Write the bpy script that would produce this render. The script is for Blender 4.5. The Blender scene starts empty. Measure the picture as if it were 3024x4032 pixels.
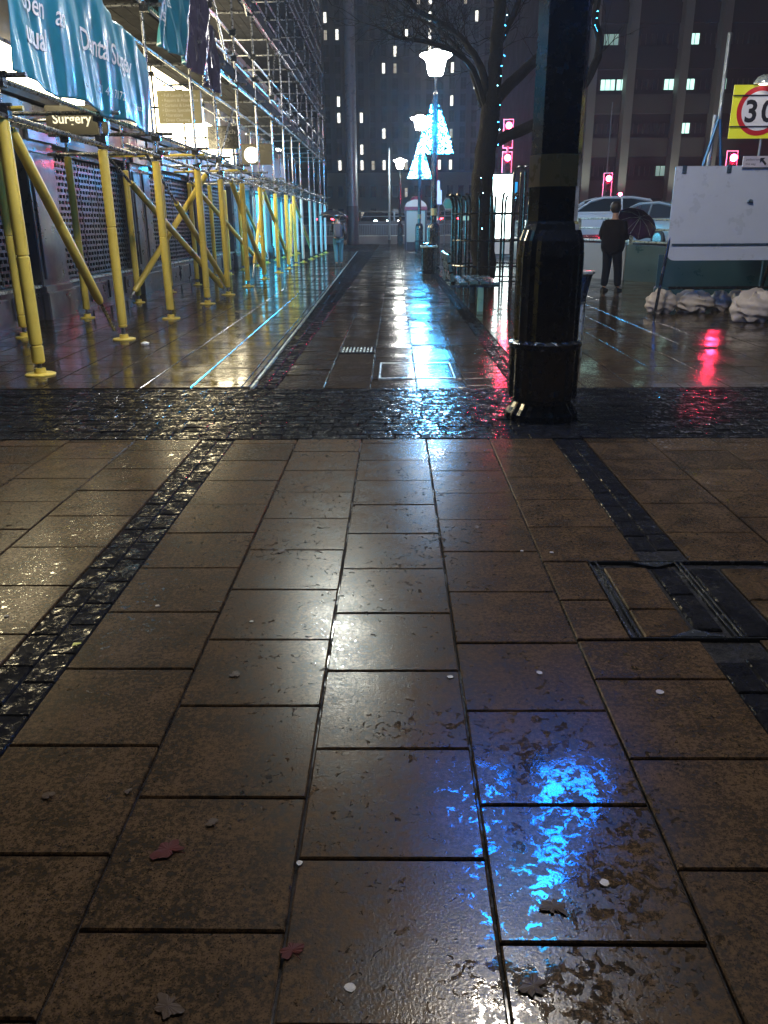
import bpy, bmesh, math, random
from mathutils import Vector, Matrix
random.seed(7)
R = math.radians
D = bpy.data
SC = bpy.context.scene
COL = SC.collection

# ------------------------------------------------------------------ camera
F_PX, CAM_H = 3150.0, 1.42
PITCH, YAW, ROLL = math.atan(1135 / 3150.), R(.87), R(.4)
FWD = Vector((-math.sin(YAW) * math.cos(PITCH), math.cos(YAW) * math.cos(PITCH), -math.sin(PITCH)))
_r = Vector((math.cos(YAW), math.sin(YAW), 0)); _u = _r.cross(FWD)
RGT = math.cos(ROLL) * _r - math.sin(ROLL) * _u
UPV = math.sin(ROLL) * _r + math.cos(ROLL) * _u
cam_d = D.cameras.new('camera'); cam = D.objects.new('camera', cam_d); COL.objects.link(cam)
cam_d.sensor_fit = 'VERTICAL'; cam_d.sensor_height = 36; cam_d.lens = 36 * F_PX / 4032
cam_d.clip_start = .05; cam_d.clip_end = 1200
cam.matrix_world = Matrix((( RGT.x, UPV.x, -FWD.x, 0), (RGT.y, UPV.y, -FWD.y, 0), (RGT.z, UPV.z, -FWD.z, CAM_H), (0, 0, 0, 1)))
SC.camera = cam

# ------------------------------------------------------------------ world, exposure
W = D.worlds.new('World'); SC.world = W; W.use_nodes = True
wn = W.node_tree.nodes; wl = W.node_tree.links
sky = wn.new('ShaderNodeTexSky'); sky.sky_type = 'NISHITA'; sky.sun_disc = False
sky.sun_elevation = R(-3.0); sky.sun_rotation = R(200); sky.air_density = 1.5; sky.dust_density = 2
bg = wn['Background']; wl.new(sky.outputs[0], bg.inputs[0]); bg.inputs[1].default_value = 0.012
SC.view_settings.view_transform = 'Standard'; SC.view_settings.look = 'None'
SC.view_settings.exposure = 0; SC.view_settings.gamma = 1
SC.view_settings.use_curve_mapping = False
cy = SC.cycles
cy.use_denoising = True; cy.max_bounces = 6; cy.diffuse_bounces = 2; cy.glossy_bounces = 4
cy.transmission_bounces = 4; cy.volume_bounces = 0; cy.sample_clamp_indirect = 4; cy.caustics_reflective = False
cy.caustics_refractive = False; cy.use_light_tree = True
try: cy.denoising_input_passes = 'RGB_ALBEDO_NORMAL'; cy.denoising_prefilter = 'ACCURATE'
except Exception: pass

# ------------------------------------------------------------------ helpers
def at(u, v, y):
    """world point at depth y seen at a photo pixel"""
    d = FWD + RGT * ((u - 1512) / F_PX) - UPV * ((v - 2016) / F_PX)
    t = y / d.y
    return Vector((d.x * t, y, CAM_H + d.z * t))

class MB:
    def __init__(s): s.v = []; s.f = []; s.m = []; s.cur = 0
    def add(s, vs, fs):
        b = len(s.v); s.v += [tuple(p) for p in vs]; s.f += [tuple(b + i for i in f) for f in fs]; s.m += [s.cur] * len(fs); return s
    def box(s, x0, x1, y0, y1, z0, z1, top=1.0):
        cx, cyy = (x0 + x1) / 2, (y0 + y1) / 2
        vs = [(x, y, z0) for x, y in ((x0, y0), (x1, y0), (x1, y1), (x0, y1))]
        vs += [(cx + (x - cx) * top, cyy + (y - cyy) * top, z1) for x, y in ((x0, y0), (x1, y0), (x1, y1), (x0, y1))]
        return s.add(vs, [(3, 2, 1, 0), (4, 5, 6, 7), (0, 1, 5, 4), (1, 2, 6, 5), (2, 3, 7, 6), (3, 0, 4, 7)])
    def bbox(s, x0, x1, y0, y1, z0, z1, b=.01):
        """box with chamfered top and vertical edges"""
        def ring(i, z):
            return [(x0 + i, y0 + b, z), (x0 + b, y0 + i, z), (x1 - b, y0 + i, z), (x1 - i, y0 + b, z), (x1 - i, y1 - b, z), (x1 - b, y1 - i, z), (x0 + b, y1 - i, z), (x0 + i, y1 - b, z)]
        vs = ring(0, z0) + ring(0, z1 - b) + ring(b * .7, z1)
        fs = [tuple(reversed(range(8)))]
        for k in (0, 8):
            for i in range(8): j = (i + 1) % 8; fs.append((k + i, k + j, k + 8 + j, k + 8 + i))
        fs.append(tuple(range(16, 24)))
        return s.add(vs, fs)
    def tube(s, pts, r, n=8, cap=True):
        pts = [Vector(p) for p in pts]
        rs = r if isinstance(r, (list, tuple)) else [r] * len(pts)
        vs = []
        t0 = (pts[1] - pts[0]).normalized()
        a = t0.orthogonal().normalized()
        for i, p in enumerate(pts):
            t = (pts[min(i + 1, len(pts) - 1)] - pts[max(i - 1, 0)]).normalized()
            a = (a - t * a.dot(t)).normalized(); b = t.cross(a)
            for k in range(n):
                an = 2 * math.pi * k / n
                vs.append(p + (a * math.cos(an) + b * math.sin(an)) * rs[i])
        fs = []
        for i in range(len(pts) - 1):
            for k in range(n):
                k2 = (k + 1) % n
                fs.append((i * n + k, i * n + k2, (i + 1) * n + k2, (i + 1) * n + k))
        if cap: fs += [tuple(reversed(range(n))), tuple(range((len(pts) - 1) * n, len(pts) * n))]
        return s.add(vs, fs)
    def lathe(s, prof, n=24, c=(0, 0, 0), flute=0, fl_a=.0):
        vs = []
        for r, z in prof:
            for k in range(n):
                an = 2 * math.pi * k / n
                rr = r * (1 + (fl_a * (1 if k % 2 else -1) if flute else 0))
                vs.append((c[0] + rr * math.cos(an), c[1] + rr * math.sin(an), c[2] + z))
        fs = []
        for i in range(len(prof) - 1):
            for k in range(n):
                k2 = (k + 1) % n
                fs.append((i * n + k, i * n + k2, (i + 1) * n + k2, (i + 1) * n + k))
        fs += [tuple(reversed(range(n))), tuple(range((len(prof) - 1) * n, len(prof) * n))]
        return s.add(vs, fs)
    def prism(s, poly, z0, z1, f=None):
        """poly in 2D extruded z0..z1, f maps (a,b,c)->xyz"""
        n = len(poly); f = f or (lambda a, b, c: (a, b, c))
        vs = [f(a, b, z0) for a, b in poly] + [f(a, b, z1) for a, b in poly]
        fs = [tuple(reversed(range(n))), tuple(range(n, 2 * n))] + [(i, (i + 1) % n, n + (i + 1) % n, n + i) for i in range(n)]
        return s.add(vs, fs)
    def ico(s, c, r):
        x, y, z = c
        vs = [(x + r, y, z), (x - r, y, z), (x, y + r, z), (x, y - r, z), (x, y, z + r), (x, y, z - r)]
        return s.add(vs, [(0, 2, 4), (2, 1, 4), (1, 3, 4), (3, 0, 4), (2, 0, 5), (1, 2, 5), (3, 1, 5), (0, 3, 5)])
    def mesh(s, name, mats, smooth=False):
        me = D.meshes.new(name); me.from_pydata(s.v, [], s.f)
        for m in (mats if isinstance(mats, (list, tuple)) else [mats]): me.materials.append(m)
        for p, k in zip(me.polygons, s.m): p.material_index = k
        if smooth:
            me.polygons.foreach_set('use_smooth', [True] * len(me.polygons)); 
            try: me.set_sharp_from_angle(angle=R(38))
            except Exception: pass
        me.validate(); return me
    def build(s, name, mats, parent=None, smooth=False, **k):
        return obj(name, s.mesh(name, mats, smooth), parent, **k)

def obj(name, me, parent=None, loc=None, rz=0, kind=None, label=None):
    o = D.objects.new(name, me); COL.objects.link(o)
    if parent is not None:
        o.parent = parent
    if loc is not None: o.location = loc
    if rz: o.rotation_euler.z = rz
    if kind: o['kind'] = kind
    if label: o['label'] = label
    return o
def tag(o, label, cat, group=None):
    o['label'] = label; o['category'] = cat
    if group: o['group'] = group
    return o
def thing(name, label, cat, loc=(0, 0, 0), rz=0, group=None):
    return tag(obj(name, None, None, loc, rz), label, cat, group)
def structure(name, mb, m, smooth=False):
    return mb.build(name, m, None, smooth, kind='structure')
def dup(root, loc, rz, label=None, group=None):
    r = root.copy(); COL.objects.link(r); r.location = loc; r.rotation_euler.z = rz
    if label: r['label'] = label
    if group: r['group'] = group
    for ch in list(root.children):
        c = ch.copy(); COL.objects.link(c); c.parent = r
        for g in ch.children:
            d = g.copy(); COL.objects.link(d); d.parent = c
    return r

# ------------------------------------------------------------------ materials
def mat(name, col, rough=.5, metal=0., var=.0, scale=12., bump=0., bscale=60., bdist=.004, wet=0., emit=None, es=0., spec=.5, trans=0.):
    m = D.materials.new(name); m.use_nodes = True
    nt = m.node_tree; n = nt.nodes; l = nt.links; p = n['Principled BSDF']
    p.inputs['Roughness'].default_value = rough; p.inputs['Metallic'].default_value = metal
    p.inputs['Specular IOR Level'].default_value = spec
    c4 = (*col, 1); p.inputs['Base Color'].default_value = c4
    if trans: p.inputs['Transmission Weight'].default_value = trans
    geo = n.new('ShaderNodeTexCoord')
    if var:
        no = n.new('ShaderNodeTexNoise'); no.inputs['Scale'].default_value = scale; no.inputs['Detail'].default_value = 6
        no.inputs['Roughness'].default_value = .65
        l.new(geo.outputs['Object'], no.inputs['Vector'])
        mx = n.new('ShaderNodeMix'); mx.data_type = 'RGBA'
        mx.inputs[6].default_value = (*[c * (1 - var) for c in col], 1); mx.inputs[7].default_value = (*[min(1, c * (1 + var)) for c in col], 1)
        l.new(no.outputs[0], mx.inputs[0]); l.new(mx.outputs[2], p.inputs['Base Color'])
        rr = n.new('ShaderNodeMapRange'); rr.inputs[3].default_value = max(.03, rough - .18); rr.inputs[4].default_value = min(1, rough + .18)
        rr.inputs[1].default_value = .3; rr.inputs[2].default_value = .7
        l.new(no.outputs[0], rr.inputs[0]); l.new(rr.outputs[0], p.inputs['Roughness'])
    if bump:
        nb = n.new('ShaderNodeTexNoise'); nb.inputs['Scale'].default_value = bscale; nb.inputs['Detail'].default_value = 4
        l.new(geo.outputs['Object'], nb.inputs['Vector'])
        b = n.new('ShaderNodeBump'); b.inputs['Strength'].default_value = bump; b.inputs['Distance'].default_value = bdist
        l.new(nb.outputs[0], b.inputs['Height']); l.new(b.outputs[0], p.inputs['Normal'])
    if wet: p.inputs['Coat Weight'].default_value = wet; p.inputs['Coat Roughness'].default_value = .12
    if emit: p.inputs['Emission Color'].default_value = (*emit, 1); p.inputs['Emission Strength'].default_value = es
    return m

def wet_stone(name, c1, c2, dry_r=.42, wet_r=.09, wscale=1.7, wlo=.46, whi=.6, grain=.5, ripple=.25, gd=.0016, rd=.004, fine=0., pools=(), spd=.22, spw=.55, mixd=1.):
    m = D.materials.new(name); m.use_nodes = True
    nt = m.node_tree; n = nt.nodes; l = nt.links; p = n['Principled BSDF']
    g = n.new('ShaderNodeNewGeometry')
    def noise(sc, det=5, ro=.6, dist=0.):
        t = n.new('ShaderNodeTexNoise'); t.inputs['Scale'].default_value = sc; t.inputs['Detail'].default_value = det
        t.inputs['Roughness'].default_value = ro; t.inputs['Distortion'].default_value = dist
        l.new(g.outputs['Position'], t.inputs['Vector']); return t
    def rng(src, a, b, c, d):
        r = n.new('ShaderNodeMapRange'); 
        for i, v in enumerate((a, b, c, d)): r.inputs[i + 1].default_value = v
        l.new(src, r.inputs[0]); return r.outputs[0]
    def math_(op, a, b):
        r = n.new('ShaderNodeMath'); r.operation = op
        for i, v in enumerate((a, b)):
            if isinstance(v, (int, float)): r.inputs[i].default_value = v
            else: l.new(v, r.inputs[i])
        return r.outputs[0]
    nf = noise(60, 8, .8); nm = noise(7, 4, .6)
    fac = rng(math_('ADD', math_('MULTIPLY', nf.outputs[0], .75), math_('MULTIPLY', nm.outputs[0], .25)), .43, .57, 0, 1)
    mx = n.new('ShaderNodeMix'); mx.data_type = 'RGBA'
    mx.inputs[6].default_value = (*c2, 1); mx.inputs[7].default_value = (*c1, 1); l.new(fac, mx.inputs[0])
    isl = rng(g.outputs['Random Per Island'], 0, 1, .68, 1.25)
    mul = n.new('ShaderNodeMix'); mul.data_type = 'RGBA'; mul.blend_type = 'MULTIPLY'; mul.inputs[0].default_value = 1
    l.new(mx.outputs[2], mul.inputs[6]); l.new(isl, mul.inputs[7]); 
    # dark speckle
    sp = noise(240, 2, .5); spf = rng(sp.outputs[0], .32, .42, .35, 1)
    mul2 = n.new('ShaderNodeMix'); mul2.data_type = 'RGBA'; mul2.blend_type = 'MULTIPLY'; mul2.inputs[0].default_value = 1
    l.new(mul.outputs[2], mul2.inputs[6]); l.new(spf, mul2.inputs[7])
    l.new(mul2.outputs[2], p.inputs['Base Color'])
    wn_ = noise(wscale, 7, .62, .4)
    w0 = math_('ADD', wn_.outputs[0], rng(g.outputs['Random Per Island'], 0, 1, -.05, .05))
    if fine:
        wf = noise(30, 6, .7, .8); w0 = math_('ADD', math_('MULTIPLY', w0, 1 - fine), math_('MULTIPLY', wf.outputs[0], fine))
    for (px_, py_, rx_, ry_, am_) in pools:
        mp_ = n.new('ShaderNodeMapping'); mp_.vector_type = 'POINT'; mp_.inputs['Location'].default_value = (-px_ / rx_, -py_ / ry_, 0); mp_.inputs['Scale'].default_value = (1 / rx_, 1 / ry_, 0)
        l.new(g.outputs['Position'], mp_.inputs[0]); ln = n.new('ShaderNodeVectorMath'); ln.operation = 'LENGTH'; l.new(mp_.outputs[0], ln.inputs[0])
        w0 = math_('ADD', w0, rng(ln.outputs['Value'], .35, 1.05, am_, 0))
    wet = rng(w0, wlo, whi, 0, 1)
    pit = noise(120, 2, .6)                                     # pin-head beads of water in the pits of the stone
    wet = math_('MAXIMUM', wet, rng(pit.outputs[0], .665, .70, 0, .9))
    l.new(math_('MULTIPLY', rng(wet, 0, 1, dry_r, wet_r), rng(fac, 0, 1, 1.35, .75)), p.inputs['Roughness'])
    l.new(rng(wet, 0, 1, spd, spw), p.inputs['Specular IOR Level'])
    gb = n.new('ShaderNodeTexNoise'); gb.inputs['Scale'].default_value = 150; gb.inputs['Detail'].default_value = 3
    l.new(g.outputs['Position'], gb.inputs['Vector'])
    b1 = n.new('ShaderNodeBump'); b1.inputs['Distance'].default_value = gd
    l.new(gb.outputs[0], b1.inputs['Height']); l.new(rng(wet, 0, 1, grain, grain * .22), b1.inputs['Strength'])
    rp = noise(11, 3, .5)
    b2 = n.new('ShaderNodeBump'); b2.inputs['Distance'].default_value = rd; b2.inputs['Strength'].default_value = ripple
    l.new(rp.outputs[0], b2.inputs['Height']); l.new(b1.outputs[0], b2.inputs['Normal']); l.new(b2.outputs[0], p.inputs['Normal'])
    # the dry, porous part of the stone is matt; only the water film mirrors
    df = n.new('ShaderNodeBsdfDiffuse'); l.new(mul2.outputs[2], df.inputs['Color']); l.new(b2.outputs[0], df.inputs['Normal'])
    ms = n.new('ShaderNodeMixShader'); l.new(rng(wet, 0, 1, mixd, 1), ms.inputs[0]); l.new(df.outputs[0], ms.inputs[1]); l.new(p.outputs[0], ms.inputs[2])
    l.new(ms.outputs[0], n['Material Output'].inputs['Surface'])
    return m

M = {}
M['slab'] = wet_stone('wet_brown_slab', (.078, .048, .024), (.010, .007, .004), dry_r=.21, wet_r=.035, wscale=2.3, wlo=.585, whi=.600, grain=.30, gd=.0016, ripple=.13, fine=.74, spd=.42, spw=1., mixd=.30, pools=((.43, 1.70, .33, .66, .090), (.30, 1.12, .26, .20, .09), (-.45, 3.4, .3, .2, .05), (.1, 2.0, .3, .2, .03)))
M['slab_far'] = wet_stone('wet_slab_far', (.045, .033, .021), (.012, .009, .007), dry_r=.14, wet_r=.05, wscale=1.2, wlo=.48, whi=.60, grain=.3, ripple=.35, rd=.005, fine=.45, spd=.15, spw=.7, mixd=.42)
M['slab_left'] = wet_stone('wet_slab_under_scaffold', (.065, .047, .026), (.02, .015, .010), dry_r=.18, wet_r=.06, wscale=1.5, wlo=.42, whi=.58, grain=.3, ripple=.2, rd=.004, fine=.4, spd=.35, spw=.8, mixd=.5)
M['sett'] = wet_stone('wet_dark_sett', (.014, .014, .015), (.004, .004, .005), dry_r=.26, wet_r=.07, wscale=9, wlo=.50, whi=.60, grain=.45, ripple=.9, rd=.010, fine=.6, spd=.06, spw=.7, mixd=.12)
M['mortar'] = wet_stone('wet_dark_mortar', (.03, .028, .026), (.012, .012, .012), dry_r=.45, wet_r=.15, wscale=5, wlo=.50, whi=.60, spd=.05, spw=.2, mixd=.04)
M['asphalt'] = wet_stone('wet_asphalt', (.05, .05, .05), (.03, .03, .032), dry_r=.3, wet_r=.1, wscale=.8)
M['tube'] = mat('galvanised_tube', (.30, .31, .33), .28, .85, .3, 20, .15, 120)
M['yellow'] = mat('yellow_foam', (.82, .62, .10), .45, 0, .26, 5, .15, 90, wet=.25)
M['pale_sleeve'] = mat('pale_foam', (.70, .74, .72), .45, 0, .14, 9, wet=.2)
M['black'] = mat('black_iron', (.012, .013, .015), .22, 0, .3, 14, .2, 90, .002, wet=.8)
M['board'] = mat('scaffold_plank', (.009, .008, .007), .8, 0, .35, 6, .3, 30, spec=.05)
M['render'] = mat('painted_masonry', (.065, .058, .05), .6, 0, .25, 2.5, .2, 25)
M['render2'] = mat('pale_stone', (.50, .48, .47), .6, 0, .2, 2, .2, 25)
M['pier'] = mat('grey_painted_pier', (.055, .055, .065), .38, 0, .25, 4, .12, 30, wet=.4)
M['shutter'] = mat('steel_shutter', (.08, .085, .095), .34, .6, .3, 9, .1, 60)
M['dark'] = mat('dark_interior', (.012, .013, .016), .3)
M['fascia'] = mat('fascia_panel', (.22, .17, .18), .4, 0, .2, 3)
M['sign_dark'] = mat('dark_olive_sign', (.05, .045, .028), .35, 0, .2, 5)
M['sign_olive'] = mat('olive_cream_sign', (.22, .20, .10), .4, 0, .15, 5)
M['letters'] = mat('cream_lettering', (.75, .72, .60), .5, emit=(1, .95, .75), es=.55)
M['letters_dim'] = mat('faded_lettering', (.55, .52, .45), .5)
M['wall_glow'] = mat('wall_glow_panel', (.8, .8, .75), .5, emit=(1, .84, .50), es=24.0)
M['lamp_lens'] = mat('floodlight_lens', (.9, .9, .9), .3, emit=(1, .96, .86), es=30)
M['banner'] = mat('blue_banner', (.022, .22, .32), .42, 0, .45, 2.2, .25, 9, .03, wet=.25)
M['banner_dark'] = mat('navy_black_banner', (.10, .09, .14), .22, 0, .5, 3, .2, 30, wet=.6)
M['banner_txt'] = mat('white_banner_print', (.85, .88, .92), .6)
M['cyan_lit'] = mat('cyan_lit_shopfront', (.1, .5, .6), .4, emit=(.03, .62, 1.0), es=6)
M['cyan_hot'] = mat('white_cyan_tube', (.8, .9, 1), .4, emit=(.55, .95, 1.0), es=9)
M['opal_bloom'] = mat('lit_opal_glass_bloom', (.9, .9, .88), .3, emit=(1, .96, .90), es=95)
M['led'] = mat('blue_led', (.1, .6, 1), .4, emit=(.03, .40, 1.0), es=95)
M['led_w'] = mat('ice_white_led', (.8, .9, 1), .4, emit=(.25, .80, 1.0), es=85)
M['led_near'] = mat('deep_blue_led', (.1, .6, 1), .4, emit=(.006, .20, 1.0), es=62)
M['gold'] = mat('gold_band', (.42, .26, .09), .35, .2, .15, 8, wet=.4)
M['red_on'] = mat('red_signal_lens', (1, .1, .1), .4, emit=(1, .03, .09), es=260)
M['red_tail'] = mat('red_tail_lamp', (1, .1, .1), .4, emit=(1, .03, .05), es=22)
M['white'] = mat('white_paint', (.78, .78, .78), .4)
M['lens_off'] = mat('dark_signal_lens', (.02, .02, .02), .15)
M['car_white'] = mat('white_car_paint', (.62, .62, .66), .18, 0, wet=1)
M['car_dark'] = mat('dark_car_paint', (.02, .022, .028), .15, 0, wet=1)
M['car_grey'] = mat('silver_car_paint', (.30, .33, .36), .2, .3, wet=1)
M['glass'] = mat('dark_window_glass', (.02, .025, .03), .08)
M['tyre'] = mat('rubber', (.02, .02, .02), .6)
M['rim'] = mat('alloy', (.5, .5, .5), .25, .9)
M['amber'] = mat('amber_lamp', (1, .5, .1), .4, emit=(1, .45, .06), es=12)
M['plate'] = mat('yellow_plate', (.75, .5, .05), .5, emit=(1, .62, .12), es=.8)
M['headlamp'] = mat('lit_headlamp', (1, 1, 1), .3, emit=(.95, 1, .92), es=45)
M['sheet'] = mat('white_sheet_steel', (.50, .55, .62), .35, .1, .1, 3, .06, 6, .01, wet=.3)
M['sandbag'] = mat('woven_sandbag', (.50, .44, .37), .7, 0, .3, 9, .5, 60, .01)
M['yellow_sign'] = mat('fluorescent_yellow', (.78, .78, .04), .45, 0, .06, 4, emit=(.8, .85, .03), es=.12)
M['sign_white'] = mat('sign_white_face', (.82, .82, .82), .45)
M['sign_red'] = mat('sign_red_ring', (.60, .02, .03), .45)
M['sign_black'] = mat('sign_black_print', (.015, .015, .02), .5)
M['ad'] = mat('lit_advert_glass', (.9, .95, .95), .3, emit=(.80, 1.0, .96), es=9)
M['ad_low'] = mat('frosted_cabinet', (.55, .52, .55), .3, 0, .1, 4, emit=(.9, .9, .9), es=.12)
M['concrete'] = mat('concrete', (.17, .16, .16), .55, 0, .25, 1.5, .2, 20)
M['tower'] = mat('grey_brick_tower', (.07, .085, .095), .8, 0, .15, .4, .1, 3)
M['tower_pier'] = mat('grey_brick_pier', (.12, .135, .14), .8, 0, .15, .4)
M['tower_base'] = mat('street_lit_base', (.42, .40, .33), .8, 0, .1, .4)  # paler than the tower: street light on the lower storeys put into the colour
M['win_dark'] = mat('unlit_window', (.02, .022, .03), .12)
M['win_lit'] = mat('lit_window', (.9, .85, .7), .5, emit=(1, .95, .84), es=3)
M['win_lit2'] = mat('dim_lit_window', (.9, .85, .7), .5, emit=(1, .88, .7), es=.55)
M['win_teal'] = mat('greenish_lit_window', (.8, .9, .8), .5, emit=(.55, 1, .85), es=1.6)
M['win_teal2'] = mat('dim_greenish_window', (.8, .9, .8), .5, emit=(.5, .9, .8), es=.28)
M['block'] = mat('dark_cladding', (.016, .016, .020), .8, 0, .2, .5, spec=.1)
M['fin'] = mat('pale_concrete_fin', (.19, .19, .175), .7, 0, .12, .5)
M['bark'] = mat('wet_bark', (.009, .008, .008), .7, 0, .5, 18, .9, 25, .03, spec=.15)
M['bench'] = mat('blue_green_slat', (.05, .12, .15), .25, 0, .2, 8, .1, 40, wet=.8)
M['steel'] = mat('brushed_steel', (.50, .58, .55), .30, .5, .15, 14)
M['steel_dk'] = mat('blue_steel', (.10, .16, .22), .2, .6, .2, 8)
M['kiosk'] = mat('dark_kiosk_frame', (.03, .03, .035), .3)
M['kiosk_glass'] = mat('kiosk_glass', (.20, .24, .22), .2, emit=(.55, .7, .6), es=.10)
M['red_paint'] = mat('red_enamel', (.14, .012, .03), .35)
M['cream'] = mat('cream_dome', (.35, .32, .26), .4, emit=(1, .9, .7), es=.06)
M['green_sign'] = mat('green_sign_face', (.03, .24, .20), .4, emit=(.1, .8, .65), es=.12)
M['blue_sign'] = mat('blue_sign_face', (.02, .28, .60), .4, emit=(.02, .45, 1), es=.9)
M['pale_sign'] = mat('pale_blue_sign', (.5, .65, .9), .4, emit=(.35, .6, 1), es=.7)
M['jacket'] = mat('dark_jacket', (.007, .009, .014), .55, 0, .3, 12, .3, 30, .01)
M['coat'] = mat('black_coat', (.007, .005, .007), .85, 0, .3, 12, .5, 14, .03, spec=.1)
M['jeans'] = mat('blue_jeans', (.05, .17, .22), .6, 0, .25, 20)
M['trousers'] = mat('dark_trousers', (.008, .010, .018), .85, spec=.1)
M['skin'] = mat('skin', (.42, .25, .18), .5)
M['hair'] = mat('dark_hair', (.02, .015, .012), .5)
M['shoe'] = mat('dark_shoe', (.015, .015, .017), .4)
M['pack'] = mat('grey_backpack', (.05, .045, .06), .6, 0, .5, 9)
M['brolly'] = mat('black_umbrella', (.015, .014, .02), .3, 0, wet=.5)
M['brolly2'] = mat('purple_umbrella', (.045, .018, .06), .3, 0, wet=.5)
M['leaf_red'] = mat('wet_red_leaf', (.055, .012, .009), .7, 0, .4, 30, spec=.1)
M['leaf_brown'] = mat('wet_brown_leaf', (.045, .027, .015), .5, 0, .5, 40, .3, 60, spec=.3)
M['leaf_brown'].node_tree.nodes['Principled BSDF'].inputs['Specular IOR Level'].default_value = .12
M['leaf_pale'] = mat('pale_leaf', (.55, .52, .12), .4)
M['gum'] = mat('pale_gum', (.22, .19, .15), .5, 0, .2, 60)
M['grate'] = mat('wet_cast_iron', (.05, .055, .06), .2, .6, .3, 20)
M['teal_wall'] = mat('teal_barrier_panel', (.008, .055, .08), .4, 0, .25, 3, .15, 20, wet=.3)
M['mast'] = mat('grey_mast', (.20, .24, .27), .35, .2, .15, 3)
M['blue_pole'] = mat('blue_lattice', (.02, .14, .30), .3, .3)

# ------------------------------------------------------------------ ground
def slab_geo(mb, x0, x1, y0, y1, z, b=.006, dep=.03, tilt=(0, 0)):
    tx, ty = tilt
    def P(x, y, dz): return (x, y, z + dz + tx * (x - (x0 + x1) / 2) + ty * (y - (y0 + y1) / 2))
    vs = [(x0, y0, z - dep), (x1, y0, z - dep), (x1, y1, z - dep), (x0, y1, z - dep)]
    vs += [P(x0, y0, -b), P(x1, y0, -b), P(x1, y1, -b), P(x0, y1, -b)]
    vs += [P(x0 + b, y0 + b, 0), P(x1 - b, y0 + b, 0), P(x1 - b, y1 - b, 0), P(x0 + b, y1 - b, 0)]
    fs = []
    for k in (0, 4):
        for i in range(4): j = (i + 1) % 4; fs.append((k + i, k + j, k + 4 + j, k + 4 + i))
    fs.append((8, 9, 10, 11)); mb.add(vs, fs)

def lay(parent, rects, m, name, limit=300, jit=.0012, tl=.003, rot=None, b=.006, gap=.006):
    """rects (x0,x1,y0,y1): the nearest become separate pieces, the rest one joined part"""
    rects = sorted(rects, key=lambda r: math.hypot((r[0] + r[1]) / 2, (r[2] + r[3]) / 2))
    cache = {}
    rest = MB()
    for i, (x0, x1, y0, y1) in enumerate(rects):
        dz = random.uniform(-jit, jit); ti = (random.uniform(-tl, tl), random.uniform(-tl, tl))
        if i < limit:
            key = (round(x1 - x0, 3), round(y1 - y0, 3))
            if key not in cache:
                mm = MB(); w, d = key
                slab_geo(mm, -w / 2 + gap, w / 2 - gap, -d / 2 + gap, d / 2 - gap, 0, b)
                cache[key] = mm.mesh(name, m)
            c = Vector(((x0 + x1) / 2, (y0 + y1) / 2, dz))
            o = obj(name, cache[key], parent, c)
            o.rotation_euler = (ti[1], -ti[0], 0)
            if rot: o.location = rot(c.x, c.y, c.z); o.rotation_euler.z = rot.angle
        else:
            slab_geo(rest, x0 + gap, x1 - gap, y0 + gap, y1 - gap, dz, b, .02, ti)
    if rest.v:
        if rot: rest.v = [tuple(rot(*p)) for p in rest.v]
        rest.build(name + '_field', m, parent, kind='stuff')

structure('ground', MB().add([(-500, -60, -.06), (500, -60, -.06), (500, 900, -.06), (-500, 900, -.06)], [(0, 1, 2, 3)]), M['asphalt'])

YB0, YB1 = 5.45, 7.28
def bed(name, x0, x1, y0, y1):
    return structure(name, MB().add([(x0, y0, -.014), (x1, y0, -.014), (x1, y1, -.014), (x0, y1, -.014)], [(0, 1, 2, 3)]), M['mortar'])
near = bed('pavement', -8, 9, -3, YB0)
cols = [(-7.81 + .46 * k, -7.35 + .46 * k, random.uniform(0, .42)) for k in range(11)]
cols = [(a, b_, p) for a, b_, p in cols if b_ < -2.74]
cols += [(-2.75, -2.29, 4.86), (-2.29, -1.82, 4.97), (-1.82, -1.36, 4.74), (-1.13, -.685, 4.92), (-.685, -.235, 4.70), (-.235, .215, 4.06), (.215, .655, 4.25), (.655, 1.10, 4.14),
         (1.31, 1.75, 4.92), (1.75, 2.19, 4.70), (2.19, 2.63, 4.9), (2.63, 3.07, 4.7), (3.07, 3.51, 4.86), (3.51, 3.95, 4.66)]
cols += [(3.95 + .44 * k, 4.39 + .44 * k, random.uniform(0, .42)) for k in range(9)]
rects = []
CX0, CX1, CY0, CY1 = .855, 2.02, 2.58, 3.285      # recessed inspection cover
for a, b_, ph in cols:
    js = []; y = ph % .425
    y -= .425 * 8
    while y < YB0: js.append(y); y += .425
    js.append(YB0)
    if abs(a - .655) < .01: js = [j for j in js if j < 1.0] + [1.05, 1.48, 1.89, 2.31, 2.57, 2.90, 3.295, 3.72, 4.14, 4.55, 4.98, YB0]
    for y0, y1 in zip(js, js[1:]):
        if y1 - y0 < .05: continue
        if y1 < -2.2: continue
        xa, xb = a, b_
        if xb > CX0 + .02 and xa < CX1 - .02 and y1 > CY0 + .02 and y0 < CY1 - .02:
            if xa < CX0 - .05: rects.append((xa, CX0, max(y0, CY0), min(y1, CY1)))
            elif xb > CX1 + .05: rects.append((CX1, xb, max(y0, CY0), min(y1, CY1)))
            if y0 < CY0 - .05: rects.append((xa, xb, y0, CY0))
            if y1 > CY1 + .05: rects.append((xa, xb, CY1, y1))
            continue
        rects.append((xa, xb, y0, y1))
lay(near, rects, M['slab'], 'slab', b=.004, gap=.0035, tl=.004)
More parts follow.
